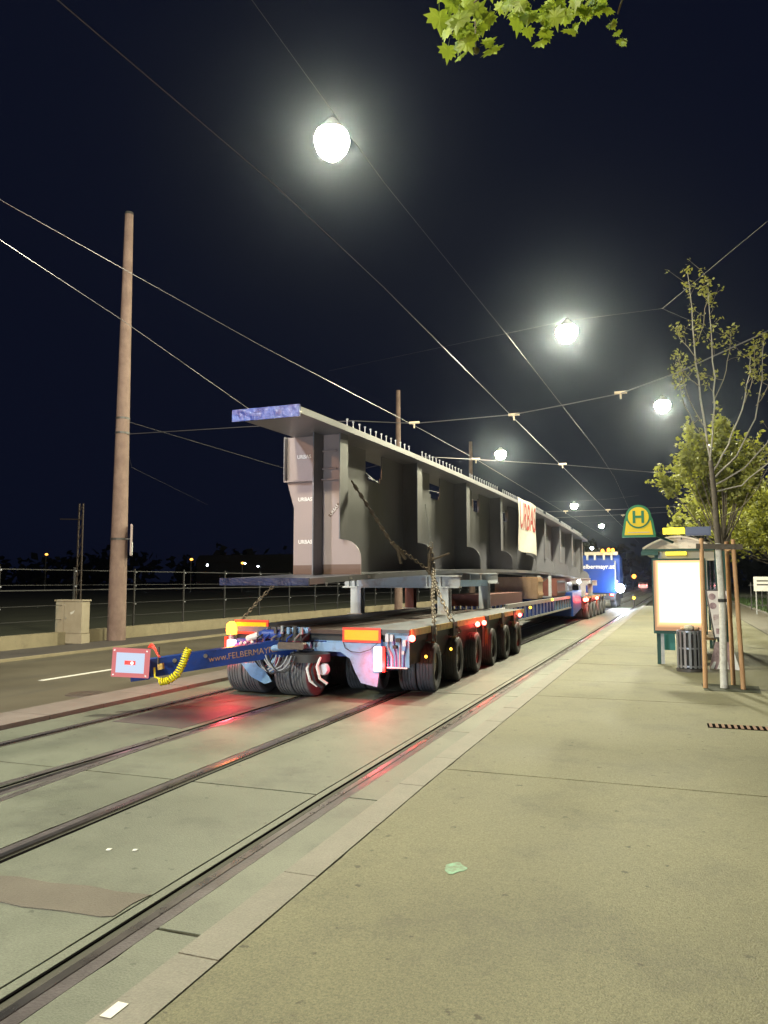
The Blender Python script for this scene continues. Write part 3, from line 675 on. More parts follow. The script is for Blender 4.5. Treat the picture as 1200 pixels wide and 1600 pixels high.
# hydraulic clutter between the drawbar and the deck
rq = random.Random(3)
part('pump_block', MB().box(-.62, -.18, -.26, .12, .86, .98), 'black')
for i in range(7): part('hydraulic_pipe', MB().tube([(-.95 + .13 * i, -.30, .72 + .02 * (i % 3)), (-.90 + .13 * i, -.33, .90), (-.78 + .12 * i, -.20, 1.00 + .02 * (i % 2))], .014, 6), ('hose_black', 'trailer_blue', 'galv')[i % 3], smooth=True)
for i in range(5): part('valve', MB().tube([(-.60 + .11 * i, -.30, .97), (-.60 + .11 * i, -.30, 1.07 + .02 * (i % 2))], .028, 8), ('dark_metal', 'galv', 'trailer_light')[i % 3])
part('pump_block', MB().prism(chamfer_poly(.22, .05, .02), -.42, -.30, 'xz'), 'iron').location = (-.28, 0, .80)
part('tank', MB().tube([(-.86, -.2, .95), (-.52, -.2, .95)], .075, 14), 'trailer_blue', smooth=True)
part('tank', MB().tube([(-.36, -.2, 1.02), (-.08, -.2, 1.02)], .05, 14), 'trailer_light', smooth=True)
part('steering_cylinder', MB().tube([(-.75, -.38, .74), (-.05, -.20, .80)], .05, 12), 'trailer_light', smooth=True)
part('cross_tube', MB().tube([(-1.5, .05, .80), (.1, .05, .80)], .06, 10), 'trailer_blue', smooth=True)
part('strut', MB().bar((-1.50, -.05, .70), (-.80, -.12, 1.02), .07), 'trailer_blue')
part('strut', MB().bar((-.82, -.16, 1.04), (-.62, -.22, .74), .04), 'galv')
part('strut', MB().bar((-.96, -.10, .74), (-.78, -.18, 1.02), .05), 'dark_metal')
for i in range(9):
    x = -1.28 + .07 * i
    part('valve', MB().ball((x, -.16 + rq.uniform(-.03, .03), .78 + rq.uniform(-.03, .05)), .03, 8), 'white_paint')
part('air_tank', MB().tube([(-1.20, -.10, .86), (-.98, -.14, .93)], .055, 12), 'white_paint', smooth=True)
part('turntable', MB().lathe([(.30, -.06), (.30, .06), (.20, .08), (1e-4, .08)], 20, (-.06, -.18, .62), 'z'), 'black', smooth=True)
for i, (x, z) in enumerate(((.02, .42), (.10, .40), (.18, .46))):
    part('hose', MB().tube([(x, -.34, z + .18), (x - .02, -.42, z + .05), (x + .03, -.42, z - .12), (x + .12, -.36, z - .2)], .022, 8), 'white_paint' if i != 1 else 'hose_black', smooth=True)
part('hub_disc', MB().lathe([(1e-4, -.04), (.075, -.04), (.09, .0), (.09, .04)], 18, (.21, -.30, .46), 'y'), 'sign_silver', smooth=True)
for i in range(7):      # hanging loops of hose
    x0 = -.92 + .05 * i; x1 = x0 + .34 + .02 * i; dz = .20 + .025 * (i % 4); y = -.42 - .012 * i
    pts = [(x0 + (x1 - x0) * u, y, .66 - dz * math.sin(math.pi * u) ** .7) for u in [k / 12 for k in range(13)]]
    part('hose_loop', MB().tube(pts, .012, 6), 'hose_grey' if i % 3 else 'hose_black', smooth=True)
part('mudguard', MB().prism([(-1.20, .50), (-.86, .52), (-.66, .24), (-.78, .20), (-1.02, .30)], -.30, -.27, 'xz'), 'trailer_light')
part('lamp_cable', MB().tube([(.42, -.05, .85), (.46, -.06, .76), (.56, -.06, .71), (.70, -.06, .70), (.86, -.06, .75), (.98, -.05, .85)], .006, 5), 'hose_black')
for (x, z) in ((-1.60, .98), (-1.66, .86), (-1.68, .72), (-1.62, .62)):
    part('lamp_bracket', MB().bar((x, 0, z), (x + .08, 0, z - .12), .014), 'galv')

# drawbar: thing part tree under the near module
Mi = (Matrix.Translation(near.location) @ Matrix.Rotation(near.rotation_euler[2], 4, 'Z')).inverted()
def nl(p): return tuple(Mi @ Vector(p))
A_, B_ = Vector(nl((-5.12, 11.35, .82))), Vector(nl((-6.83, 9.12, .56)))
db = part('drawbar', MB().bar(A_, B_, .16, .25), 'trailer_blue')
MB().bar(A_ + Vector((0, 0, .0)), A_.lerp(B_, .30), .172, .262).build('drawbar_collar', 'trailer_blue', db)
MB().tube([A_ - Vector((0, .12, .16)), A_ + Vector((0, -.12, .16))], .11, 12).build('hinge', 'trailer_light', db)
dirv = (A_ - B_); dxy = math.atan2(dirv.y, dirv.x); slope = math.atan2(dirv.z, math.hypot(dirv.x, dirv.y))
nrm = Vector((math.sin(dxy), -math.cos(dxy), 0))
mid = B_.lerp(A_, .50) + nrm * .084
text('lettering', 'www.FELBERMAYR.at', .125, 'print_orange', db, at(mid.x, mid.y, mid.z, dxy) @ Matrix.Rotation(slope, 4, 'Z'), label='orange lettering along the drawbar', sx=1.0)
for u in (.12, .28, .78): MB().tube([B_.lerp(A_, u) + nrm * .08 + Vector((0, 0, .06)), B_.lerp(A_, u) + nrm * .095 + Vector((0, 0, .06))], .03, 8).build('bolt_head', 'galv', db)
tip = part('drawbar_eye', MB().tube([B_ + Vector((.02, 0, -.10)), B_ + Vector((-.16, -.18, -.12))], .06, 12), 'tarp_blue')
# end marker sign, emission put in for the light it would retroreflect
sgc = Vector(nl((-6.885, 8.80, .66)))
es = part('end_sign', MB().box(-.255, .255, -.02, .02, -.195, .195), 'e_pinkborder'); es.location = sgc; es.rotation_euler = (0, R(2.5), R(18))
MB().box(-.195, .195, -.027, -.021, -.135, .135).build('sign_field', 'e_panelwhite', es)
MB().box(-.075, .075, -.033, -.028, -.025, .03).build('logo_bar', 'print_red', es)
o = MB().ball((.03, -.035, .0), .022, 8).build('sign_lamp', 'e_redcore', es); point('glow', (0, -.1, 0), .8, (1, .25, .25), .03, o)
for sx in (-.225, .225):
    for sz in (-.165, .165): MB().tube([(sx, -.03, sz), (sx, -.02, sz)], .012, 6).build('rivet', 'white_paint', es)
part('sign_bracket', MB().bar(B_, sgc + Vector((.02, .05, 0)), .05, .05), 'dark_metal')
# red cable bundle and curled yellow hose
b = MB()
for k in range(4):
    b.tube([(sgc.x + .20 + .12 * u + .02 * k, sgc.y + .1, sgc.z + .20 + .06 * math.sin(3.1 * u + k * .4) - .02 * k) for u in (0, .25, .5, .75, 1, 1.25)], .008, 5)
part('red_cable', b, 'refl_red')
part('cable_post', MB().bar((sgc.x + .36, sgc.y + .12, sgc.z - .02), (sgc.x + .36, sgc.y + .12, sgc.z + .22), .02), 'dark_metal')
cpts = [(-6.52, 8.96, .40), (-6.40, 8.99, .42), (-6.30, 9.03, .50), (-6.24, 9.06, .62), (-6.20, 9.08, .74), (-6.17, 9.10, .84)]
cpts = [Vector(nl(p)) for p in cpts]
pts = []
NT = 19
for i in range(NT * 10 + 1):
    u = i / (NT * 10) * (len(cpts) - 1); k = min(int(u), len(cpts) - 2); p = cpts[k].lerp(cpts[k + 1], u - k); d = (cpts[k + 1] - cpts[k]).normalized()
    a = d.cross(Vector((0, 1, 0))).normalized(); bb = d.cross(a); th = 2 * math.pi * i / 10
    pts.append(p + (a * math.cos(th) + bb * math.sin(th)) * .043)
part('coiled_hose', MB().tube(pts, .0125, 6), 'hose_yellow', smooth=True)
part('coiled_hose_end', MB().tube([pts[0], nl((-6.62, 8.98, .46)), nl((-6.66, 9.02, .58))], .014, 6), 'hose_yellow', smooth=True)
part('hose_clip', MB().prism([(-.03, -.05), (.05, -.03), (.04, .05), (-.04, .03)], -.02, .02, 'xz'), 'edge_yellow').location = nl((-6.56, 9.02, .60))

# ------------------------------------------------------------------ MIDDLE COUPLING FRAME
mf = thing('coupling_frame', 'long blue frame joining the two trailer modules', 'trailer frame', (-4.92, 20.15, 0), R(-.7))
MB().box(-.95, .95, .05, 16.0, .66, .80).build('floor', 'trailer_blue', mf)
for s in (-1, 1):
    MB().box(s * 1.0 - .03, s * 1.0 + .03, 0, 16.0, .64, .70).build('lower_rail', 'galv', mf)
    MB().box(s * 1.0 - .04, s * 1.0 + .04, 0, 16.0, 1.05, 1.16).build('upper_rail', 'galv', mf)
    for i in range(23):
        y = .2 + .70 * i
        MB().box(s * 1.0 - .025, s * 1.0 + .025, y, y + (.34 if i < 12 else .10), .701, 1.049).build('side_panel', 'trailer_blue' if i < 12 else 'trailer_light', mf)
        if i >= 12: MB().bar((s * 1.0, y + .12, .72), (s * 1.0, y + .66, 1.04), .04).build('brace', 'deck_steel', mf)
link('marker_lamp', AMBL, mf, (1.06, 7.6, 1.12)).scale = (2, 2, 2); link('marker_lamp', AMBL, mf, (1.06, 3.2, .98)).scale = (1.6,) * 3
MB().box(-.55, .55, .1, 4.6, 1.10, 1.42).build('red_beam', 'red_primer', mf)
MB().prism([(13.2, .30), (16.2, .55), (16.2, 1.35), (13.0, 1.3)], -1.1, 1.1, 'yz').build('gooseneck', 'trailer_blue', mf)
def crate(loc, sx, sy, sz, m, lab, n=7):
    t = thing('timber_crate', lab, 'crate', loc, R(-.7), 'cargo standing on the coupling frame')
    MB().box(-sx, sx, -sy, sy, 0, sz).build('box', m, t)
    for i in range(n):
        x = -sx + (2 * sx) * (i + .5) / n
        MB().box(x - sx / n * .8, x + sx / n * .8, -sy - .025, -sy - .002, .04, sz - .03).build('slat', 'timber' if m == 'timber' else m, t)
    k = max(3, int(2 * sy / .22))
    for i in range(k):
        y = -sy + 2 * sy * (i + .5) / k
        MB().box(sx + .002, sx + .025, y - sy / k * .85, y + sy / k * .85, .04, sz - .03).build('slat', 'timber' if m == 'timber' else m, t)
    for z in (.12, sz - .16): MB().box(sx + .0255, sx + .045, -sy, sy, z, z + .08).build('batten', 'stake' if m == 'timber' else 'dark_metal', t)
    return t
crate((-4.75, 26.6, 1.17), .72, .5, .74, 'timber', 'pale slatted timber crate below the URBAS banner', 9)
crate((-4.75, 31.6, 1.17), .8, 1.2, .70, 'red_primer', 'rusty brown crate behind the pale timber crate', 6)
crate((-4.55, 34.6, 1.17), .6, .8, .55, 'girder_grey', 'grey box beside the far support', 5)
t = thing('prop_stand', 'leaning steel props beside the pale timber crate', 'prop', (-4.5, 28.9, 1.17))
MB().box(-.55, .55, -.05, .05, 0, .05).build('foot', 'galv', t)
for x in (-.45, .1, .5): MB().bar((x, 0, .05), (x, 0, .8), .10).build('post', 'bolster_grey', t)
MB().bar((-.40, -.08, .10), (.42, -.08, .72), .05).build('brace', 'dark_metal', t)

# ------------------------------------------------------------------ BOLSTERS (load supports)
def hbeam(x0, x1, y, z0, z1, fl=.26):
    b = MB(); b.box(x0, x1, y - fl / 2, y + fl / 2, z1 - .03, z1); b.box(x0, x1, y - fl / 2, y + fl / 2, z0, z0 + .03); b.box(x0, x1, y - .012, y + .012, z0 + .03, z1 - .03)
    return b
def hpost(x, y, z0, z1, w=.24):
    b = MB(); b.box(x - w / 2, x + w / 2, y - w / 2, y - w / 2 + .025, z0, z1); b.box(x - w / 2, x + w / 2, y + w / 2 - .025, y + w / 2, z0, z1); b.box(x - .012, x + .012, y - w / 2 + .025, y + w / 2 - .025, z0, z1)
    return b
def bolster(loc, ys, zt, lab, w=1.15, zb=1.055):
    t = thing('support_stand', lab, 'support', loc, R(-.8), 'steel stands between trailer and girder')
    for k, y in enumerate(ys):
        zz = zt[k]
        hbeam(-1.33, 1.33, y, zz - .27, zz - .002).build('cross_beam', 'bolster_grey', t)
        for x in (-1.20, -1.06, .62, .92): MB().box(x - .01, x + .01, y - .12, y - .014, zz - .239, zz - .033).build('web_stiffener', 'bolster_grey', t)
        for j, x in enumerate((-1.02, .98)):
            hpost(x, y, zb, zz - .272).build('post', 'red_primer' if (k == 1 and j == 0) else 'bolster_grey', t)
            MB().box(x - .18, x + .18, y - .17, y + .17, zb - .003, zb + .018).build('base_plate', 'galv', t)
    MB().box(.9, 1.1, ys[0] + .14, ys[-1] - .14, zt[0] - .25, zt[0] - .10).build('tie_beam', 'trailer_light', t)
    MB().box(-1.1, -.9, ys[0] + .14, ys[-1] - .14, zt[0] - .25, zt[0] - .10).build('tie_beam', 'bolster_grey', t)
    return t
def zbot(y): return 2.15 - .00118 * (y - 17) ** 2      # upper face of lower flange
def ztop(y): return 4.61 - .00077 * (y - 14) ** 2
bolster((-5.40, 15.9, 0), (0, 3.65), (zbot(5.4) - .095, zbot(9.05) - .095), 'near steel stand on the trailer deck under the girder')
bolster((-4.72, 38.5, 0), (0, 3.2), (zbot(28) - .095, zbot(31.2) - .095), 'far steel stand on the far trailer module under the girder')

# ------------------------------------------------------------------ BRIDGE GIRDER
gd = thing('bridge_girder', 'huge grey steel bridge girder with shear studs loaded on the trailer', 'bridge girder', (-5.78, 10.5, 0), R(-1.49))
LG = 36.6
def gridplate(fx0, fx1, f0, f1, ys, name, m, parent=gd, **k):
    b = MB()
    for y in ys: b.v += [(fx0, y, f0(y)), (fx1, y, f0(y)), (fx1, y, f1(y)), (fx0, y, f1(y))]
    n = len(ys)
    for i in range(n - 1):
        a = i * 4; c = a + 4
        for j in range(4): b.f.append((a + j, a + (j + 1) % 4, c + (j + 1) % 4, c + j))
    b.f.append((0, 1, 2, 3)); b.f.append(tuple(4 * (n - 1) + j for j in (3, 2, 1, 0)))
    return b.build(name, m, parent, **k)
YS = [LG * i / 30 for i in range(31)]
gridplate(-.575, .575, lambda y: ztop(y) - .105, ztop, YS, 'top_flange', 'girder_grey')
gridplate(-.76, .76, lambda y: zbot(y) - .095, zbot, YS, 'bottom_flange', 'girder_grey')
ST = [2.0 + 4.17 * i for i in range(9)]
ww = .0125
# web built between slots near the top of each bay
cuts = [(s + 1.95, s + 2.85) for s in ST[:-1]]
ysw = sorted(set([1.62, 2.0, LG - .4] + [round(c, 3) for p in cuts for c in p] + [y for y in YS if 2 < y < LG - .5 and not any(a <= y <= b_ for a, b_ in cuts)]))
b = MB()
def webseg(y0, y1, f0, f1):
    n = len(b.v)
    b.v.extend([(-ww, y0, f0(y0)), (ww, y0, f0(y0)), (ww, y0, f1(y0)), (-ww, y0, f1(y0)), (-ww, y1, f0(y1)), (ww, y1, f0(y1)), (ww, y1, f1(y1)), (-ww, y1, f1(y1))])
    b.f.extend([tuple(n + i for i in q) for q in ((0, 1, 2, 3), (4, 7, 6, 5), (1, 5, 6, 2), (0, 3, 7, 4), (3, 2, 6, 7), (0, 4, 5, 1))])
lo = lambda y: zbot(y); hi = lambda y: ztop(y) - .105
for i in range(len(ysw) - 1):
    y0, y1 = ysw[i], ysw[i + 1]; cut = any(abs(y0 - round(a, 3)) < .002 for a, _ in cuts)
    if cut:
        c = .10
        webseg(y0, y0 + c, lo, lambda y: hi(y) - .50 - (c - (y - y0)) * 0 + (0.0))
        webseg(y0 + c, y1 - c, lo, lambda y: hi(y) - .60); webseg(y1 - c, y1, lo, lambda y: hi(y) - .50)
    else: webseg(y0, y1, lo, hi)
b.build('web', 'girder_grey', gd)
def stiff(y, end=False):
    zb, zt = zbot(y), ztop(y) - .107
    arc = [(.40 + .36 * (1 - math.cos(a)), zb + .30 + .34 * (1 - math.sin(a))) for a in [math.pi / 2 * k / 6 for k in range(7)]]
    # right side: vertical, fillet out to the foot
    fil = [(.40 + .36 * math.sin(a), zb + .62 - .36 * (1 - math.cos(a))) for a in [math.pi / 2 * k / 6 for k in range(7)]]
    poly = [(.016, zb + .002), (.76, zb + .002), (.76, zb + .26)] + list(reversed(fil)) + [(.40, zt), (.016, zt)]
    pr = MB().prism(poly, y - .012, y + .012, 'xz').build('stiffener', 'plate_pink' if end else 'girder_grey', gd)
    if end: pass
    MB().prism([(.016, zb + .003), (.755, zb + .003), (.755, zb + .18), (.016, zb + .18)], y - .016, y - .0125, 'xz').build('foot_band', 'girder_foot' if end else 'girder_grey', pr)
    polyl = [(-.016, zb + .002), (-.016, zt), (-.72, zt), (-.72, zt - .80), (-.57, zt - 1.30), (-.57, zb + .002)]
    if not end: polyl = [(-.016, zb + .002), (-.016, zt), (-.40, zt), (-.40, zb + .62), (-.74, zb + .26), (-.74, zb + .002)]
    pl_ = MB().prism(polyl, y - .012, y + .012, 'xz').build('stiffener', 'plate_pink' if end else 'girder_grey', gd)
    if end:
        MB().box(-.570, -.020, y - .016, y - .0125, zb + .003, zb + .17).build('foot_band', 'girder_foot', pl_)
        MB().box(-.735, -.715, y - .12, y + .26, zt - .80, zt - .002).build('edge_plate', 'girder_grey', pl_)
        MB().box(-.74, -.02, y - .10, y - .0128, zt - .83, zt - .805).build('shelf_plate', 'plate_pink', pl_)
        MB().box(.018, .40, y - .10, y - .0128, zt - .83, zt - .805).build('shelf_plate', 'plate_pink', pr)
        for zz in (.30, .62): MB().tube([(.02, y - .06, zt - zz), (.30, y - .05, zt - zz)], .018, 8).build('pipe_stub', 'plate_pink', pr)
    # edge plate (the T flange), curling in at the foot
    f = MB(); zs = [zt - .001, zb + .62] + [zb + .62 - .30 * math.sin(a) for a in (.4, .8, 1.2)]; xs = [.402, .402] + [.402 - .0 + .22 * (1 - math.cos(a)) for a in (.4, .8, 1.2)]
    for i in range(4 if end else 4):
        w0, w1 = (.17, .17) if i == 0 else (.17 - .03 * (i - 1), .17 - .03 * i)
        n = len(f.v)
        for (xx, zz, w) in ((xs[i], zs[i], w0), (xs[i + 1], zs[i + 1], w1)):
            f.v += [(xx, y - w, zz), (xx + .02, y - w, zz), (xx + .02, y + w, zz), (xx, y + w, zz)]
        f.f += [tuple(n + q for q in g) for g in ((0, 1, 5, 4), (1, 2, 6, 5), (2, 3, 7, 6), (3, 0, 4, 7), (0, 3, 2, 1), (4, 5, 6, 7))]
        break
    f.build('edge_plate', 'girder_grey', gd)
    return zb, zt
for i, y in enumerate(ST): stiff(y, i == 0)
# shear studs
sb = MB(); sb.tube([(0, 0, 0), (0, 0, .145)], .012, 7); sb.tube([(0, 0, .145), (0, 0, .168)], .022, 7); SM = sb.mesh('shear_stud', 'stud_steel')
for k in range(8):
    for j in range(13):
        y = ST[k] + .02 + j * .275
        if y < LG:
            for x in (.47, -.47): link('shear_stud', SM, gd, (x + rnd.uniform(-.006, .006), y, ztop(y) - .001))
# blue sheeting over the flange ends
o = MB().box(-.60, .60, -.05, .0 - .002, ztop(0) - .17, ztop(0) + .02).build('end_wrap', 'tarp_blue', gd, label='blue plastic sheeting taped over the upper flange end')
o = MB().box(-.78, .78, -.045, -.002, zbot(0) - .105, zbot(0) + .01).build('end_wrap', 'tarp_dark', gd, label='dark blue plastic sheeting on the lower flange end')
# markings
for (x, z, tl_) in ((-.37, 4.02, 0), (-.34, 3.24, 0), (-.33, 2.47, 0)):
    text('sticker', 'URBAS', .095, 'print_white', gd, at(x, ST[0] - .018, z, 0, tl_), label='white URBAS lettering', bold=.003)
pl_ = MB().prism([(.17, 2.90), (.36, 3.12), (.31, 3.16), (.12, 2.94)], ST[0] - .0165, ST[0] - .0128, 'xz').build('sticker_plate', 'refl_red', gd)
text('sticker', 'URBAS', .075, 'print_white', pl_, at(.24, ST[0] - .019, 3.03, 0, R(50)))
pl_.data.materials[0] = MATS['girder_foot']
text('marking', 'U', .085, 'print_white', gd, at(.765, .6, 1.72, R(90)), label='white letter U on the lower flange edge')
for yy, tx in ((1.55, 'U A'), (2.35, 'U A')):
    text('marking', tx, .07, 'print_white', gd, at(.762, yy, zbot(yy) - .048, R(90)), label='white letters U A on the lower flange edge')
gd.children[-3].hide_render = False
# banner hung on the girder
bn = thing('banner', 'white cloth banner reading URBAS hung over the girder edge', 'banner', (-4.70, 26.1, 0), R(-1.49))
bb = MB(); nx, nz = 14, 12
for i in range(nx + 1):
    for j in range(nz + 1):
        u, v = i / nx, j / nz
        y = 0.15 + 3.35 * u; z = (4.66 - .02 * u) - v * (1.83 + .06 * u) - .02 * math.sin(7 * u)
        x = .03 + .02 * math.sin(9 * u + 2 * v) * v + .025 * math.sin(5 * v + 3 * u)
        bb.v.append((x, y, z))
for i in range(nx):
    for j in range(nz):
        a = i * (nz + 1) + j; bb.f.append((a, a + nz + 1, a + nz + 2, a + 1))
n1 = len(bb.v); bb.v += [(x - .006, y, z) for x, y, z in bb.v[:n1]]; bb.f += [tuple(n1 + q for q in reversed(f)) for f in bb.f[:]]
bb.build('cloth', 'banner', bn, smooth=True)
text('lettering', 'URBAS', 1.32, 'print_red', bn, at(.085, 1.88, 4.02, R(90)), label='red block letters URBAS', sx=.80, bold=.012)
for v_ in bn.children[-1].data.vertices:
    u = (v_.co.y - .15) / 3.35; w_ = (4.66 - v_.co.z) / 1.85
    v_.co.x = .03 + .02 * math.sin(9 * u + 2 * w_) * w_ + .025 * math.sin(5 * w_ + 3 * u) + .010 + .001 * (v_.co.x > .085)

# ------------------------------------------------------------------ CHAINS
LK = None
def link_mesh():
    p = []
    for k in range(16):
        a = 2 * math.pi * k / 16; p.append((.020 * math.cos(a), 0, .022 * math.sin(a) + (.022 if math.sin(a) > 0 else -.022)))
    p.append(p[0]); return MB().tube(p, .0075, 5, caps=False).mesh('chain_link', 'chain')
LM = link_mesh()
def chain(name, pts, lab, scale=1.0, grp='lashing chains on the girder'):
    t = thing(name, lab, 'chain', pts[0], group=grp)
    base = Vector(pts[0]); step = .072 * scale; k = 0; carry = 0
    for i in range(len(pts) - 1):
        a, c = Vector(pts[i]), Vector(pts[i + 1]); d = c - a; L_ = d.length; s = carry
        q = d.to_track_quat('Z', 'Y')
        while s < L_:
            o = link('chain_link', LM, t); o.rotation_mode = 'QUATERNION'
            o.location = a + d * (s / L_) - base
            from mathutils import Quaternion
            o.rotation_quaternion = q @ Quaternion((0, 0, 1), R(90 * (k % 2) + 20)); o.scale = (scale,) * 3
            k += 1; s += step
        carry = s - L_
    return t
c1 = chain('lashing_chain', [(-5.30, 12.9, 3.55), (-4.86, 13.75, 2.50), (-4.45, 14.75, 2.0), (-4.30, 14.9, 1.75)], 'long chain slanting from the girder web down to its lower flange', 1.35)
MB().tube([(0, 0, 0), (.44, .85, -1.05)], .020, 6).build('tension_rod', 'chain', c1)
c2 = chain('lashing_chain', [(-4.40, 14.9, 1.9), (-3.95, 13.8, 1.55), (-3.60, 13.3, 1.12), (-3.49, 13.45, .9)], 'chain running from the crossing down to the deck edge at right', 1.5)
c3 = chain('lashing_chain', [(-4.50, 15.2, 2.5), (-4.42, 15.1, 2.0), (-3.95, 13.4, 1.5), (-3.56, 12.15, 1.10), (-3.49, 12.0, .82)], 'chain hanging steeply in front of the near stand post', 1.5)
MB().tube([(0, 0, 0), (-.08, -.15, .85)], .011, 6).build('tension_rod', 'galv', c3)
tb = thing('chain_tensioner', 'ratchet tensioner with lever where the two chains cross', 'chain tensioner', (-4.50, 15.05, 2.12), group=None)
MB().tube([(0, 0, -.22), (0, 0, .22)], .035, 8).build('barrel', 'chain', tb)
MB().bar((0, -.04, .05), (.34, .30, .22), .035).build('lever', 'chain', tb)
MB().tube([(0, 0, .22), (.03, 0, .30), (0, 0, .36), (-.04, 0, .30)], .016, 6).build('hook', 'chain', tb)
tb = thing('chain_tensioner', 'ratchet tensioner at the lower end of the slanting rod', 'chain tensioner', (-4.80, 13.9, 2.36))
MB().tube([(-.06, -.1, .14), (.10, .2, -.16)], .04, 8).build('barrel', 'chain', tb)
MB().bar((0, 0, .05), (.06, .05, -.26), .04).build('lever', 'chain', tb)
chain('lashing_chain', [(-6.62, 12.6, 1.80), (-6.75, 12.1, 1.45), (-6.80, 11.6, 1.12)], 'rusty short chain hanging from the girder left of the trailer', 1.2)

# ------------------------------------------------------------------ TRUCK
tk = thing('blue_truck', 'blue heavy tractor truck far ahead with white lettering and amber beacons', 'truck', (-4.15, 52.8, 0), R(-1.5))
MB().box(-1.2, 1.05, 0, 6.5, .55, .95).build('chassis', 'black', tk)
MB().prism([(-1.25, 1.0), (1.05, 1.0), (1.05, 2.95), (.95, 3.15), (-1.15, 3.15), (-1.25, 2.95)], .1, 1.3, 'xz').build('ballast_box', 'truck_blue', tk)
cbn = MB().prism([(2.2, 1.0), (4.6, 1.0), (4.65, 2.0), (4.3, 3.35), (2.4, 3.55), (2.2, 3.3)], -1.22, 1.22, 'yz').build('cab', 'truck_blue', tk)
MB().box(-1.0, 1.0, 2.17, 2.199, 2.4, 3.0).build('rear_window', 'glass_dark', cbn)
MB().box(-1.1, 1.1, 2.15, 2.6, 3.56, 3.78).build('roof_bar', 'beige_metal', tk)
for x in (-.9, -.4, .2, .7): MB().box(x, x + .12, 1.4, 1.7, 3.2, 3.55).build('exhaust_stack', 'galv', tk)
text('lettering', 'felbermayr.at', .40, 'print_white', tk, at(-.02, .09, 2.72), label='white lettering on the blue rear wall', bold=.006)
for x, z in ((.55, 3.95), (.82, 3.93), (.15, 3.88)):
    o = MB().lathe([(.10, 0), (.11, .12), (.07, .20), (1e-4, .22)], 10, (x, 1.8, z - .15), 'z').build('beacon', 'e_orange', tk)
point('glow', (.6, 1.5, 3.9), 60, (1, .3, .05), .15, tk)
o = MB().ball((-.35, -.05, 3.95), .10, 8).build('work_lamp', 'e_white', tk)
for x in (-.75, .85):
    for y in (1.2, 2.6, 4.2):
        w = link('wheel', RM, tk, (x, y, .52)); w.scale = (1.35,) * 3; link('tyre', TY, w)
for x in (-.9, .75): MB().box(x, x + .2, -.04, -.005, .82, .95).build('tail_lamp', 'e_red', tk)
# big work lamp hanging at the truck's right side
MB().bar((1.06, .3, 1.2), (1.30, .3, 1.25), .05).build('lamp_arm', 'galv', tk)
wl_ = MB().lathe([(1e-4, -.12), (.22, -.09), (.29, .0), (.22, .14), (1e-4, .18)], 16, (1.36, .2, 1.30), 'y').build('work_lamp', 'e_white', tk, label='glaring white work lamp at the truck side')
point('glow', (1.55, -.45, 1.30), 750, (.72, .80, 1.0), .12, wl_)
MB().ball((1.16, .2, 1.75), .09, 8).build('work_lamp', 'e_tailwhite', tk)
for z in (2.1, 2.5, 2.9): MB().ball((1.10, .15, z), .035, 6).build('marker_lamp', 'e_panelwhite', tk)
MB().box(1.06, 1.12, .10, .16, 1.4, 3.1).build('grab_rail', 'galv', tk)
# lamp on the coupling frame facing back
o = MB().ball((1.05, 15.8, 1.75), .09, 8).build('work_lamp', 'e_white', mf); MB().bar((1.05, 15.85, 1.15), (1.05, 15.85, 1.75), .03).build('lamp_stem', 'galv', mf)

# escort van behind the camera whose headlamps light the tail of the transport
ev = thing('escort_van', 'white escort van with headlamps on, behind the camera on the far track', 'van', (-6.1, -3.2, 0))
MB().prism([(-4.6, .35), (.0, .35), (.05, .85), (-.75, 1.15), (-1.5, 1.95), (-4.6, 2.0)], -.95, .95, 'yz').build('body', 'car_white', ev)
MB().prism([(-.80, 1.20), (-1.46, 1.90), (-1.49, 1.88), (-.83, 1.18)], -.80, .80, 'yz').build('windscreen', 'glass_dark', ev).location = (0, .03, .02)
for x in (-.86, .86):
    for y in (-.9, -3.8): w = link('wheel', RM, ev, (x, y, .33)); w.scale = (.85,) * 3; link('tyre', TY, w)
for x in (-.70, .70):
    hl = MB().lathe([(1e-4, .06), (.08, .05), (.10, .0), (1e-4, .0)], 14, (x, .03, .72), 'y').build('headlamp', 'e_white', ev)
    l = bpy.data.lights.new('beam', 'SPOT'); l.energy = 1500; l.color = (.74, .88, 1.0); l.spot_size = R(64); l.spot_blend = .9; l.shadow_soft_size = .06
    o = bpy.data.objects.new('beam', l); col.objects.link(o); o.parent = ev; o.location = (x, .16, .72); o.rotation_euler = (R(84.5), 0, R(-3))
# car ahead
cr_ = thing('parked_car', 'white car far ahead with red tail lamps in the street', 'car', (-4.4, 172, 0), R(-1))
MB().prism([(-.1, .30), (4.3, .30), (4.35, .85), (3.2, .95), (2.6, 1.42), (.6, 1.48), (.0, 1.0)], -.9, .9, 'yz').build('body', 'car_white', cr_)
MB().prism([(-.72, 1.02), (.72, 1.02), (.62, 1.36), (-.62, 1.36)], .18, .24, 'xz').build('rear_window', 'glass_dark', cr_).location = (0, -.05, 0)
for x in (-.86, .66): MB().box(x, x + .22, -.13, -.04, .72, 1.0).build('tail_lamp', 'e_redcore', cr_)
for x in (-.82, .82):
    for y in (.8, 3.4): w = link('wheel', RM, cr_, (x * .95, y, .33)); w.scale = (.85,) * 3; link('tyre', TY, w)
MB().box(-.3, .3, -.12, -.1, .5, .62).build('number_plate', 'white_paint', cr_)
point('glow', (0, -1.2, .9), 160, (1, .35, .3), .3, cr_)
sgl = thing('traffic_signal', 'red traffic signal glowing above the far car', 'traffic signal', (-6.2, 168, 0))
MB().tube([(0, 0, 0), (0, 0, 2.6)], .08, 6).build('pole', 'dark_metal', sgl)
MB().box(-.22, .22, -.15, .15, 1.95, 3.2).build('head', 'black', sgl)
MB().ball((.2, -.18, 2.75), .42, 10).build('red_light', 'e_orange', sgl)
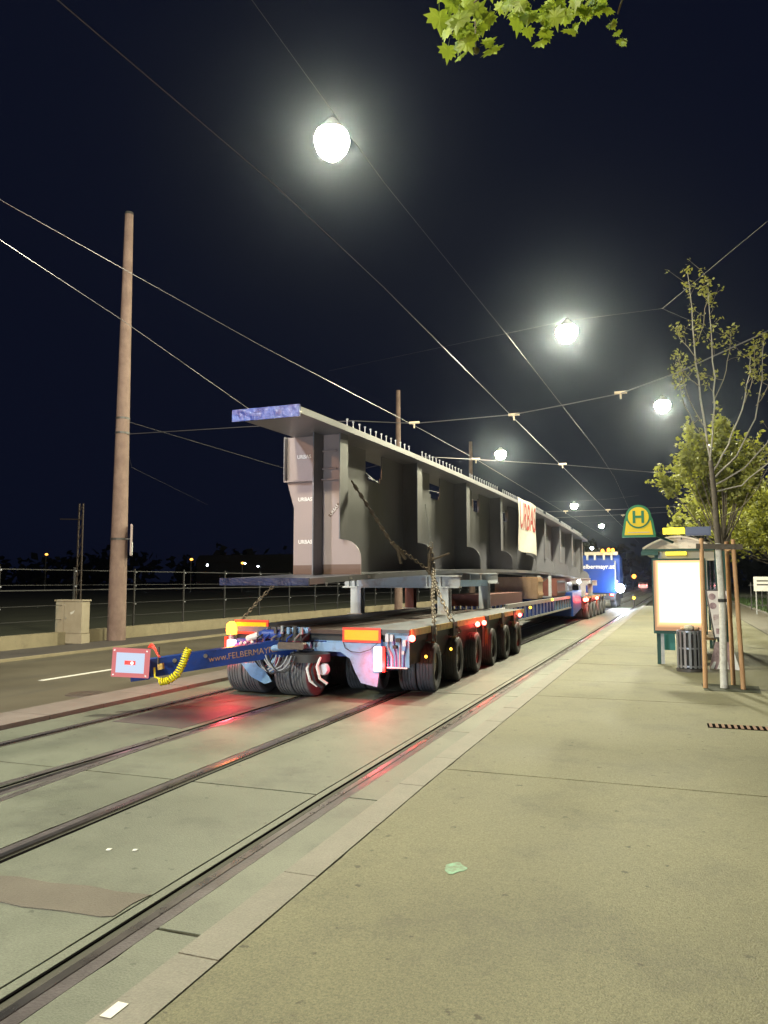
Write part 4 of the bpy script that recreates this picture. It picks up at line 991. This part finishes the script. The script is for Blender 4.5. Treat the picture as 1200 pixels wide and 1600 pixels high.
bp_ = thing('marker_bollard', 'small bollard with an amber reflector at the far end of the platform', 'bollard', (-1.9, 52, .15))
MB().tube([(0, 0, 0), (0, 0, .75)], .06, 8).build('post', 'dark_metal', bp_); MB().ball((0, -.06, .55), .10, 8).build('amber_lamp', 'e_amber', bp_)

# ------------------------------------------------------------------ TRAM STOP
# stop sign on a bracket
hs = thing('stop_sign', 'yellow and green tram stop sign with a big H on a bracket', 'stop sign', (-.45, 15.75, 2.62))
out = [(-.31, .0), (.31, .0), (.31, .08), (.265, .34)] + [(.24 * math.cos(a), .40 + .235 * math.sin(a)) for a in [math.pi * k / 12 for k in range(0, 13)]] + [(-.265, .34), (-.31, .08)]
MB().prism(out, -.04, .04, 'xz').build('board', 'sign_green', hs)
MB().prism([(-.265, .045), (.265, .045), (.225, .32), (-.225, .32)], -.046, -.041, 'xz').build('lower_field', 'sign_yellow', hs)
MB().lathe([(1e-4, -.0535), (.225, -.0535), (.225, -.0465)], 28, (0, 0, .395), 'y').build('ring', 'sign_green', hs)
MB().lathe([(1e-4, -.0595), (.192, -.0595), (.192, -.054)], 28, (0, 0, .395), 'y').build('disc', 'sign_yellow', hs)
b = MB(); b.box(-.105, -.055, -.066, -.060, .275, .515); b.box(.055, .105, -.066, -.060, .275, .515); b.box(-.0545, .0545, -.066, -.060, .375, .420)
b.build('letter_h', 'sign_green', hs, label='bold letter H')
MB().box(-.20, .20, -.0495, -.0465, .085, .10).build('text_line', 'beige_metal', hs)
MB().bar((.30, .05, .04), (.62, .25, -.10), .04).build('bracket', 'shelter_green', hs)

sh = thing('tram_shelter', 'small tram stop shelter with curved beige roof and green frame', 'shelter', (.25, 16.2, .15), R(-.8))
# barrel roof running along the street
n = 14; top = [(-.66 + 1.32 * i / n, 2.28 + .235 * math.sin(math.pi * i / n) ** .9) for i in range(n + 1)]
bot = [(x * .97, z - .035) for x, z in reversed(top)]
MB().prism(top + bot, 0, 4.4, 'xz').build('roof', 'shelter_roof', sh)
MB().prism([(x * .96, z - .03) for x, z in top], .04, .07, 'xz').build('gable_panel', 'shelter_roof', sh)
MB().box(-.66, .66, -.03, 4.42, 2.215, 2.255).build('eaves_frame', 'shelter_green', sh)
MB().box(-.68, -.36, -.10, .0, 2.13, 2.21).build('gutter', 'shelter_green', sh)
for (x, y) in ((-.40, .05), (.70, .05), (.70, 2.2), (.70, 4.2)): MB().box(x - .035, x + .035, y - .035, y + .035, 0, 2.215).build('post', 'shelter_green', sh)
MB().box(.70, .86, .0, .06, .0, 2.2).build('post', 'shelter_green', sh)
for i in range(3):
    y = .12 + i * 1.38; MB().box(.69, .702, y, y + 1.30, .25, 2.15).build('glass_pane', 'clear_glass', sh)
MB().box(-.34, .66, .03, .05, 2.02, 2.20).build('header_panel', 'beige_metal', sh)
MB().box(-.36, -.30, .02, .08, .0, 2.2).build('leg', 'galv', sh)
MB().box(-.42, -.10, .3, .34, .25, .62).build('lower_panel', 'teal_panel', sh)
MB().box(.25, .68, 1.0, 3.6, .42, .47).build('bench', 'stake', sh)
o = MB().box(-.26, .14, -.02, .10, 2.55, 2.67).build('lit_name_box', 'sign_yellow_hot', sh, label='glowing yellow box on the shelter roof')
o = MB().box(-.22, .16, -.04, .025, 2.20 - .07, 2.265 - .07).build('yellow_reflection', 'sign_yellow_hot', sh, label='reflection of the yellow box under the roof, made as a glowing strip')  # reflection of the lit box put in as emission
o = MB().box(.16, .62, -.02, .06, 2.51, 2.68).build('display_board', 'display_grey', sh)
MB().box(.185, .595, -.026, -.021, 2.535, 2.655).build('display_face', 'display_grey', o)
for x in (-.2, .08, .25, .55): MB().box(x - .012, x + .012, .02, .05, 2.44, 2.55).build('display_support', 'dark_metal', sh)
lb = thing('light_box', 'glaring white advertising light box at the shelter end', 'light box', (.255, 16.10, .15), R(-.8))
MB().box(-.49, .49, -.02, .12, .60, 2.06).build('housing', 'shelter_green', lb)
MB().box(-.465, .465, -.032, -.021, .66, 2.025).build('lit_face', 'e_poster', lb)
l = bpy.data.lights.new('tube', 'AREA'); l.shape = 'RECTANGLE'; l.size = .9; l.size_y = 1.3; l.energy = 55; l.color = (1, .90, .72)
o = bpy.data.objects.new('tube', l); col.objects.link(o); o.parent = lb; o.location = (0, -.05, 1.35); o.rotation_euler = (R(90), 0, 0)

# waste bin of vertical slats
bi = thing('waste_bin', 'grey litter bin of vertical steel slats below the light box', 'litter bin', (.385, 15.15, .15))
MB().lathe([(1e-4, .06), (.18, .06), (.19, .10), (.19, .66), (.17, .66), (.17, .12)], 20, axis='z').build('liner', 'black', bi, smooth=True)
for k in range(16):
    a = 2 * math.pi * k / 16; x, y = .215 * math.cos(a), .215 * math.sin(a)
    MB().bar((x, y, .06), (x, y, .72), .042, .012, (x, y, 0)).build('slat', 'bin_steel', bi)
for z in (.08, .40, .70): MB().lathe([(.20, z), (.212, z), (.212, z + .03), (.20, z + .03)], 20, axis='z').build('hoop', 'bin_steel', bi)
MB().lathe([(.24, 0), (.24, .05), (1e-4, .05)], 20, axis='z').build('base', 'dark_metal', bi)
for k, (dx, dy, r0) in enumerate(((.0, .0, .10), (.11, .03, .07), (-.10, .02, .06))):
    b = MB(); b.ball((dx, dy, .74 + r0 * .3), r0, 7, .6); b.build('rubbish', 'timber' if k else 'beige_metal', bi)

# placard stand behind the tree
pc = thing('placard_stand', 'tapered poster placard with round portraits leaning on the green post', 'poster', (.93, 15.75, .15))
MB().prism([(-.10, .55), (.09, .55), (.19, 1.46), (-.22, 1.46)], -.02, .02, 'xz').build('board', 'dark_metal', pc)
MB().prism([(-.08, .58), (.07, .58), (.165, 1.435), (-.195, 1.435)], -.026, -.021, 'xz').build('poster', 'poster_pale', pc)
for x, z in ((-.11, 1.33), (.08, 1.33), (-.10, 1.16), (.07, 1.16)): 
    MB().lathe([(1e-4, -.030), (.062, -.030), (.062, -.0265)], 14, (x, 0, z), 'y').build('portrait', 'poster_mauve', pc)
MB().box(-.10, .09, -.0295, -.0265, .80, 1.00).build('portrait_block', 'poster_grey', pc)
MB().box(-.06, .06, -.0295, -.0265, .64, .74).build('portrait_block', 'poster_mauve', pc)
MB().box(-.02, .02, .02, .06, 0, 1.5).build('stake', 'dark_metal', pc)
pc2 = thing('notice_stand', 'low pale striped board standing under the tapered poster', 'notice board', (1.0, 15.60, .15))
MB().prism([(-.28, .0), (.24, .0), (.10, .50), (-.16, .50)], -.015, .015, 'xz').build('board', 'poster_mauve', pc2)
for k in range(4): MB().prism([(-.27 + .125 * k, .01), (-.20 + .125 * k, .01), (-.16 + .10 * k, .14), (-.20 + .10 * k, .14)], -.022, -.016, 'xz').build('stripe', 'white_paint', pc2)
MB().prism([(.17, .0), (.24, .0), (.10, .50), (.08, .42)], -.0225, -.0225 + .006, 'xz').build('edge_band', 'white_paint', pc2)
MB().bar((-.03, .0, .40), (-.03, .30, 0), .02).build('leg', 'dark_metal', pc2)

# ------------------------------------------------------------------ TREES
def leaf_cards(b, c, n, rad, size, rg, elong=1.0):
    for _ in range(n):
        d = Vector((rg.gauss(0, 1), rg.gauss(0, 1), rg.gauss(0, 1))).normalized() * (rad * rg.random() ** .5)
        p = Vector(c) + d; s = size * rg.uniform(.6, 1.25)
        u = Vector((rg.gauss(0, 1), rg.gauss(0, 1), rg.gauss(0, .7))).normalized(); w = u.orthogonal().normalized()
        w = (w * math.cos(rg.random() * 6.28) + u.cross(w) * math.sin(rg.random() * 6.28)).normalized()
        k = len(b.v)
        b.v += [tuple(p - u * s * .5 * elong), tuple(p + w * s * .34 - u * s * .05), tuple(p + u * s * .5 * elong), tuple(p - w * s * .34 - u * s * .05)]
        b.f.append((k, k + 1, k + 2, k + 3))
def limb_path(a, d, L_, rg, n=6, up=.0, wob=.12):
    p = Vector(a); d = Vector(d).normalized(); out = [tuple(p)]
    for i in range(n):
        d = (d + Vector((rg.gauss(0, wob), rg.gauss(0, wob), up + rg.gauss(0, wob * .5)))).normalized(); p = p + d * (L_ / n); out.append(tuple(p))
    return out
# young tree in the pavement, bare ascending branches with leaf tufts
yt = thing('young_tree', 'young street tree with whitewashed trunk and sparse upright branches, held by stakes', 'tree', (.80, 12.93, .15))
rg = random.Random(21)
tr = [(0, 0, -.1), (.0, 0, .3), (.02, 0, 1.2), (-.01, 0, 2.2), (-.03, .02, 2.9), (-.07, .02, 3.5)]
MB().tube(tr[:4], [.062, .056, .052, .048], 10).build('trunk', 'whitewash', yt, smooth=True, label='whitewashed lower trunk')
MB().tube(tr[3:], [.047, .043, .036], 10).build('upper_trunk', 'bark', yt, smooth=True)  # darker bark paints in the trunk's silhouette against lamp-lit leaves
leaves = MB(); twigs = MB()
def brn(a, pts, r0, parent=yt, tuft=True, dens=1.0):
    pts = [tuple(Vector(a) + Vector(p)) for p in pts]; pts = [a] + pts
    sm = []
    for i in range(len(pts) - 1):
        for k in range(3):
            t_ = k / 3; sm.append(Vector(pts[i]).lerp(Vector(pts[i + 1]), t_) + Vector((rg.gauss(0, .008), rg.gauss(0, .008), 0)))
    sm.append(Vector(pts[-1])); m = len(sm)
    MB().tube(sm, r0 * .72, 6, .004).build('branch', 'bark_grey' if r0 > .012 else 'twig', parent, smooth=True)  # paler bark on thicker branches paints in the lamp light
    for i in range(2, m):
        if rg.random() < .62 * dens and i > m * .25:
            p = sm[i]; d = Vector((rg.gauss(0, 1), rg.gauss(0, 1), .9)).normalized(); e = p + d * rg.uniform(.08, .26)
            twigs.tube([p, p.lerp(e, .5) + Vector((rg.gauss(0, .02), rg.gauss(0, .02), 0)), e], .0045, 4, .002)
            if rg.random() < .6:
                e2 = e + Vector((rg.gauss(0, .12), rg.gauss(0, .12), rg.uniform(.05, .3))); twigs.tube([e, e2], .003, 4, .0015); leaf_cards(leaves, e2, 4, .06, .045, rg, 1.3)
            leaf_cards(leaves, e, int(7 * dens) + 2, .095, .052, rg, 1.3)
        if i > m * .55: leaf_cards(leaves, sm[i], int(5 * dens), .09, .05, rg, 1.3)
    leaf_cards(leaves, sm[-1], 14, .12, .052, rg, 1.3)
T0 = (-.07, .02, 3.5)
brn(T0, [(-.08, 0, .7), (-.16, .05, 1.6), (-.20, .05, 2.5), (-.235, .05, 3.12)], .026)
brn(T0, [(.06, -.05, .6), (.10, -.1, 1.3), (.07, -.1, 2.1), (.06, -.05, 2.75)], .022)
brn((-.05, .02, 3.3), [(.25, .05, .45), (.48, .1, 1.0), (.60, .15, 1.6), (.63, .15, 1.9)], .022)
brn((-.05, .02, 3.2), [(.35, -.05, .35), (.62, -.1, .9), (.75, -.1, 1.5), (.80, -.1, 2.15)], .022)
brn((-.05, .02, 3.1), [(.45, .0, .25), (.80, .05, .65), (1.02, .1, 1.2), (1.15, .1, 1.75)], .020)
brn((-.04, .02, 3.0), [(.40, .1, .10), (.80, .1, .45), (1.15, .1, 1.05), (1.30, .1, 1.6)], .018)
brn((-.2, .05, 5.1), [(-.13, 0, .25), (-.26, 0, .42), (-.30, 0, .62)], .010, dens=.8)
brn((-.18, .05, 4.7), [(-.12, 0, .12), (-.25, 0, .30), (-.32, 0, .52)], .010, dens=.8)
brn((-.2, .05, 5.4), [(.10, 0, .30), (.17, 0, .7), (.20, 0, 1.0)], .010, dens=1.2)
brn((-.02, -.05, 4.4), [(.18, 0, .35), (.28, 0, .8), (.30, 0, 1.1)], .010, dens=1.2)
brn((-.1, 0, 4.0), [(-.18, .03, .3), (-.32, .03, .75), (-.38, .03, 1.2)], .010, dens=.8)
brn((-.08, 0, 3.7), [(-.22, -.03, .4), (-.38, -.03, .85), (-.42, -.03, 1.2)], .010, dens=.8)
brn((.45, .1, 4.4), [(.12, 0, .3), (.17, 0, .65), (.18, 0, .9)], .009)
brn((.6, -.1, 4.3), [(.18, 0, .3), (.32, 0, .7), (.40, 0, .95)], .009)
brn((.05, .02, 2.6), [(.3, .1, .15), (.55, .1, .45), (.75, .1, .9)], .012, dens=.5)
leaves.build('foliage', 'leaf_young', yt); twigs.build('twigs', 'twig', yt)['kind'] = 'stuff'
for (a, c, lab) in (((-.27, -.10, -.1), (-.25, -.05, 2.28), 0), ((.26, -.08, -.1), (.20, -.02, 2.26), 0), ((.16, .45, -.1), (.13, .28, 2.24), 0)):
    MB().tube([a, c], .036, 10, .032).build('stake', 'stake', yt, smooth=True)
MB().bar((-.33, -.055, 2.16), (.33, -.03, 2.14), .05, .08).build('cross_bar', 'bark', yt)
MB().bar((.22, -.03, 2.15), (.14, .30, 2.12), .05, .08).build('cross_bar', 'stake', yt)
MB().lathe([(.0601, 1.30), (.064, 1.30), (.064, 1.35), (.0601, 1.35)], 10, (.02, 0, 0), 'z').build('tie_band', 'black', yt)
sheet('tree_pit', [(.42 + 0, 12.55), (1.18, 12.5), (1.22, 13.3), (.40, 13.35)], .1535, 'soil', pav, label='patch of bare soil round the young tree')

def crown_tree(loc, h0, rx, rz, n, lab, seed, m='leaf_tree', size=.13, trunk_r=.06, group='leafy trees behind the shelter', blobs=26):
    t = thing('leafy_tree', lab, 'tree', loc, group=group); rg2 = random.Random(seed)
    MB().tube([(0, 0, -.2), (.03, 0, h0 * .5), (0, .03, h0)], trunk_r, 8, trunk_r * .7).build('trunk', 'bark_grey', t, smooth=True)
    lv = MB(); br = MB()
    for i in range(blobs):
        a = rg2.random() * 6.28; el = rg2.uniform(-.35, 1.3); rr = rg2.uniform(.25, 1.0)
        wx = rx * rg2.uniform(.75, 1.2)
        c = Vector((math.cos(a) * math.cos(el) * wx * rr, math.sin(a) * math.cos(el) * wx * rr, h0 + rz * .40 + math.sin(el) * rz * .62 * rr))
        br.tube([(0, 0, h0 * rg2.uniform(.8, 1.0)), tuple(c * .5 + Vector((0, 0, h0 * .42))), tuple(c)], .025, 5, .008)
        leaf_cards(lv, c, int(n / blobs * .55), rx * rg2.uniform(.14, .30), size, rg2, 1.2)
        for _ in range(5):
            out_ = Vector((c.x, c.y, 0)).normalized() if c.length > 0 else Vector((1, 0, 0))
            tip_ = c + (out_ * rg2.uniform(-.1, .5) + Vector((rg2.gauss(0, .22), rg2.gauss(0, .22), rg2.uniform(.15, .9)))) * rx * .6
            br.tube([tuple(c), tuple(tip_)], .010, 4, .004)
            for k in range(6): leaf_cards(lv, c.lerp(tip_, .2 + k * .16), max(2, int(n / blobs * .09 / 6 * (1.5 if k < 3 else .8))), rx * (.09 - .009 * k), size * .9, rg2, 1.2)
    br.build('limbs', 'bark', t); lv.build('crown', m, t)
    return t
crown_tree((1.45, 21.5, .15), 2.7, 1.5, 2.9, 10500, 'leafy tree with a dense crown directly above the shelter', 5, size=.12)
crown_tree((3.7, 27.5, .05), 2.3, 2.2, 2.2, 9000, 'second leafy tree at the right edge behind the stakes', 9, size=.14)
crown_tree((2.35, 33.0, .05), 3.3, 2.1, 2.4, 5500, 'leafy tree behind the dense crown, its thin trunk over the verge', 13, size=.16)
crown_tree((5.6, 36.5, .05), 2.6, 2.5, 2.4, 4500, 'far leafy tree with pale trunk over the verge at right', 15, size=.18)
TLAB = ['nearest dark tree over the road right of the stop sign', 'second dark tree right of the far car', 'third dark tree right of the far car', 'dark tree straight above the far car', 'farthest dark tree behind the far car', 'dark tree just right of the truck roof', 'dark tree behind the truck roof', 'farthest dark tree left of the far car', 'dark tree behind the white sign', 'dark tree by the dark building at right']
for i, (x, y) in enumerate(((3.2, 66), (3.6, 82), (3.0, 100), (2.4, 120), (1.5, 150), (-12.2, 120), (-13.5, 140), (-11, 175), (8, 60), (10, 80))):
    crown_tree((x, y, 0), 3.5, 3.4, 5.0, 1900, TLAB[i], 40 + i, 'leaf_dark', .5, .16, 'dark trees at the end of the street', 14)
tl_ = MB(); rg3 = random.Random(77)
for i in range(240):
    u = rg3.random(); x = -260 + 520 * u; y = 215 + 40 * rg3.random() + abs(x) * .12
    if x < -30: y = 190 + 40 * rg3.random()
    leaf_cards(tl_, (x, y, rg3.uniform(1, 8)), 26, 6, 3.2, rg3)
o = tl_.build('far_trees', 'leaf_dark'); tag(o, 'black mass of distant trees along the horizon', 'trees', kind='stuff')
# dark buildings at the left horizon and behind the verge
def house(x, y, w, d, h, lab):
    t = thing('dark_building', lab, 'building', (x, y, 0), group='unlit buildings in the background')
    MB().box(-w / 2, w / 2, 0, d, -.2, h).build('wall', 'dark_building', t)
    MB().prism([(-w / 2 - .3, h + .002), (w / 2 + .3, h + .002), (w / 2 - .8, h + 1.6), (-w / 2 + .8, h + 1.6)], -.3, d + .3, 'xz').build('roof', 'dark_building', t)
    for i in range(int(w / 3.2)):
        for k in range(max(1, int(h / 3.2))):
            fr = MB().box(-w / 2 + 1 + i * 3.1, -w / 2 + 2.4 + i * 3.1, -.06, -.002, .9 + k * 2.9, 2.3 + k * 2.9).build('window', 'dark_metal', t)
            MB().box(-w / 2 + 1.08 + i * 3.1, -w / 2 + 2.32 + i * 3.1, -.075, -.062, .98 + k * 2.9, 2.22 + k * 2.9).build('pane', 'pane_dim', fr)
house(-80, 150, 40, 12, 6, 'low unlit hall beyond the yard at far left')
house(-45, 165, 26, 12, 7, 'unlit building beyond the yard behind the girder')
house(24, 62, 20, 10, 5, 'unlit building behind the verge at the right edge')
wsn = thing('white_sign', 'small white sign board standing in the verge at the right', 'sign', (4.95, 44.5, .05), R(-5))
MB().box(-.6, .6, -.03, .03, 1.2, 1.95).build('board', 'white_paint', wsn)
for z in (1.70, 1.50): MB().box(-.45, .40, -.036, -.031, z, z + .07).build('text_line', 'dark_metal', wsn)
for x in (-.5, .5): MB().box(x - .03, x + .03, -.02, .02, 0, 1.195).build('post', 'galv', wsn)
vf = thing('verge_fence', 'dark vertical bar fence behind the white sign', 'fence', (4.9, 52, 0), R(-28))
for i in range(26): MB().box(i * .32, i * .32 + .05, -.02, .02, 0, 1.7).build('bar', 'dark_metal', vf)
for z in (.3, 1.5): MB().box(-.1, 8.1, -.045, -.022, z, z + .05).build('rail', 'dark_metal', vf)

# hanging plane branch at the top of the frame
pt = thing('plane_tree', 'plane tree branch with bright green lobed leaves hanging in at the top', 'tree', (2.9, 5.4, .15))
MB().tube([(0, 0, -.2), (.05, 0, 2.5), (0, .1, 5.0), (-.1, .2, 7.5)], .17, 12, .09).build('trunk', 'bark_grey', pt, smooth=True)
def lobed():
    prof_ = [(0, 0), (.10, -.07), (.30, -.12), (.26, .02), (.50, .08), (.36, .20), (.42, .34), (.26, .34), (.20, .52), (.10, .48), (0, .78)]
    prof_ = [(x * 1.0, y) for x, y in prof_]
    pts_ = prof_ + [(-x, y) for x, y in reversed(prof_[1:-1])]
    v = [(0, .22, .03)] + [(x, y, -.12 * abs(x) + rnd.uniform(-.02, .02)) for x, y in pts_]
    f = [(0, i, i + 1) for i in range(1, len(pts_))] + [(0, len(pts_), 1)]
    b = MB(); b.v = v; b.f = f; b.tube([(0, 0, 0), (0, -.30, .05)], .012, 4, .008); return b.mesh('leaf', 'leaf_near')
LV = [lobed() for _ in range(3)]
def world_at(px, py, t):      # helper used once for the branch skeleton below
    return None
o_ = Vector((2.9, 5.4, .15))
limbs_ = [[(2.85, 5.5, 6.2), (2.0, 4.9, 6.6), (.9, 4.3, 6.2), (-.1, 3.9, 5.6), (-.55, 3.8, 5.1), (-.85, 3.72, 4.80)],
          [(.2, 4.0, 5.75), (-.1, 3.9, 5.3), (-.42, 3.84, 4.92), (-.55, 3.8, 4.80)],
          [(.5, 4.1, 5.95), (.2, 4.0, 5.4), (-.05, 3.95, 5.0), (-.14, 3.95, 4.72)]]
for i, l_ in enumerate(limbs_): MB().tube([tuple(Vector(p) - o_) for p in l_], [.06, .05, .035, .02, .012, .006][:len(l_)] if i == 0 else [.018, .012, .008, .005], 6).build('branch', 'twig', pt, smooth=True)
rl = random.Random(5)
spots = []
def cluster(cx, cz, n, sx, sz, s, y=3.75):
    for _ in range(n): spots.append((cx + rl.uniform(-sx, sx), y + rl.uniform(-.08, .08) + .3 * (cx + .5) * .3, cz + rl.uniform(-sz, sz), s * rl.uniform(.75, 1.2)))
cluster(-.93, 4.78, 8, .09, .10, .15, 3.72); cluster(-.80, 4.72, 4, .05, .10, .13, 3.74); cluster(-.93, 4.60, 3, .06, .04, .14, 3.72); cluster(-.79, 4.60, 2, .03, .04, .13, 3.74)
cluster(-.58, 4.80, 7, .10, .05, .12, 3.8); cluster(-.42, 4.72, 11, .13, .08, .11, 3.84); cluster(-.22, 4.80, 7, .08, .06, .10, 3.9)
cluster(-.17, 4.68, 3, .02, .05, .06, 3.93); cluster(-.13, 4.60, 3, .02, .02, .06, 3.95); cluster(-.90, 4.70, 9, .10, .09, .10, 3.80); cluster(-.45, 4.78, 14, .16, .07, .08, 3.92); cluster(-.66, 4.86, 8, .10, .06, .09, 3.85); cluster(-.45, 5.0, 22, .5, .16, .13, 3.85)
for (x, y, z, s) in spots:
    o = link('leaf', LV[rl.randrange(3)], pt, (x - o_.x, y - o_.y, z - o_.z)); o.scale = (s, s, s)
    o.rotation_euler = (R(rl.uniform(60, 125)), R(rl.uniform(-25, 25) + (180 if rl.random() < .8 else 60)), R(rl.uniform(-50, 50)))
MB().ball((-.84 - o_.x, 3.71 - o_.y, 4.525 - o_.z), .018, 8).build('seed_ball', 'leaf_young', pt)
MB().tube([(-.84 - o_.x, 3.71 - o_.y, 4.54 - o_.z), (-.845 - o_.x, 3.72 - o_.y, 4.70 - o_.z)], .004, 5).build('seed_stalk', 'twig', pt)

# ------------------------------------------------------------------ haze added for lamp glow in place of lens bloom
if HAZE:
    hz = MB().box(-320, 320, -110, 330, -1.4, 17).build('haze', 'black'); tag(hz, 'thin haze added to give the lamps a glow like lens bloom', 'haze', kind='stuff')
    m = bpy.data.materials.new('haze_air'); m.use_nodes = True; N = m.node_tree.nodes; L = m.node_tree.links
    N.remove(N['Principled BSDF']); v = N.new('ShaderNodeVolumePrincipled'); v.inputs['Density'].default_value = HAZE; v.inputs['Color'].default_value = (.70, .82, 1, 1)
    v.inputs['Anisotropy'].default_value = .95
    L.new(v.outputs[0], N['Material Output'].inputs['Volume']); hz.data.materials.clear(); hz.data.materials.append(m)
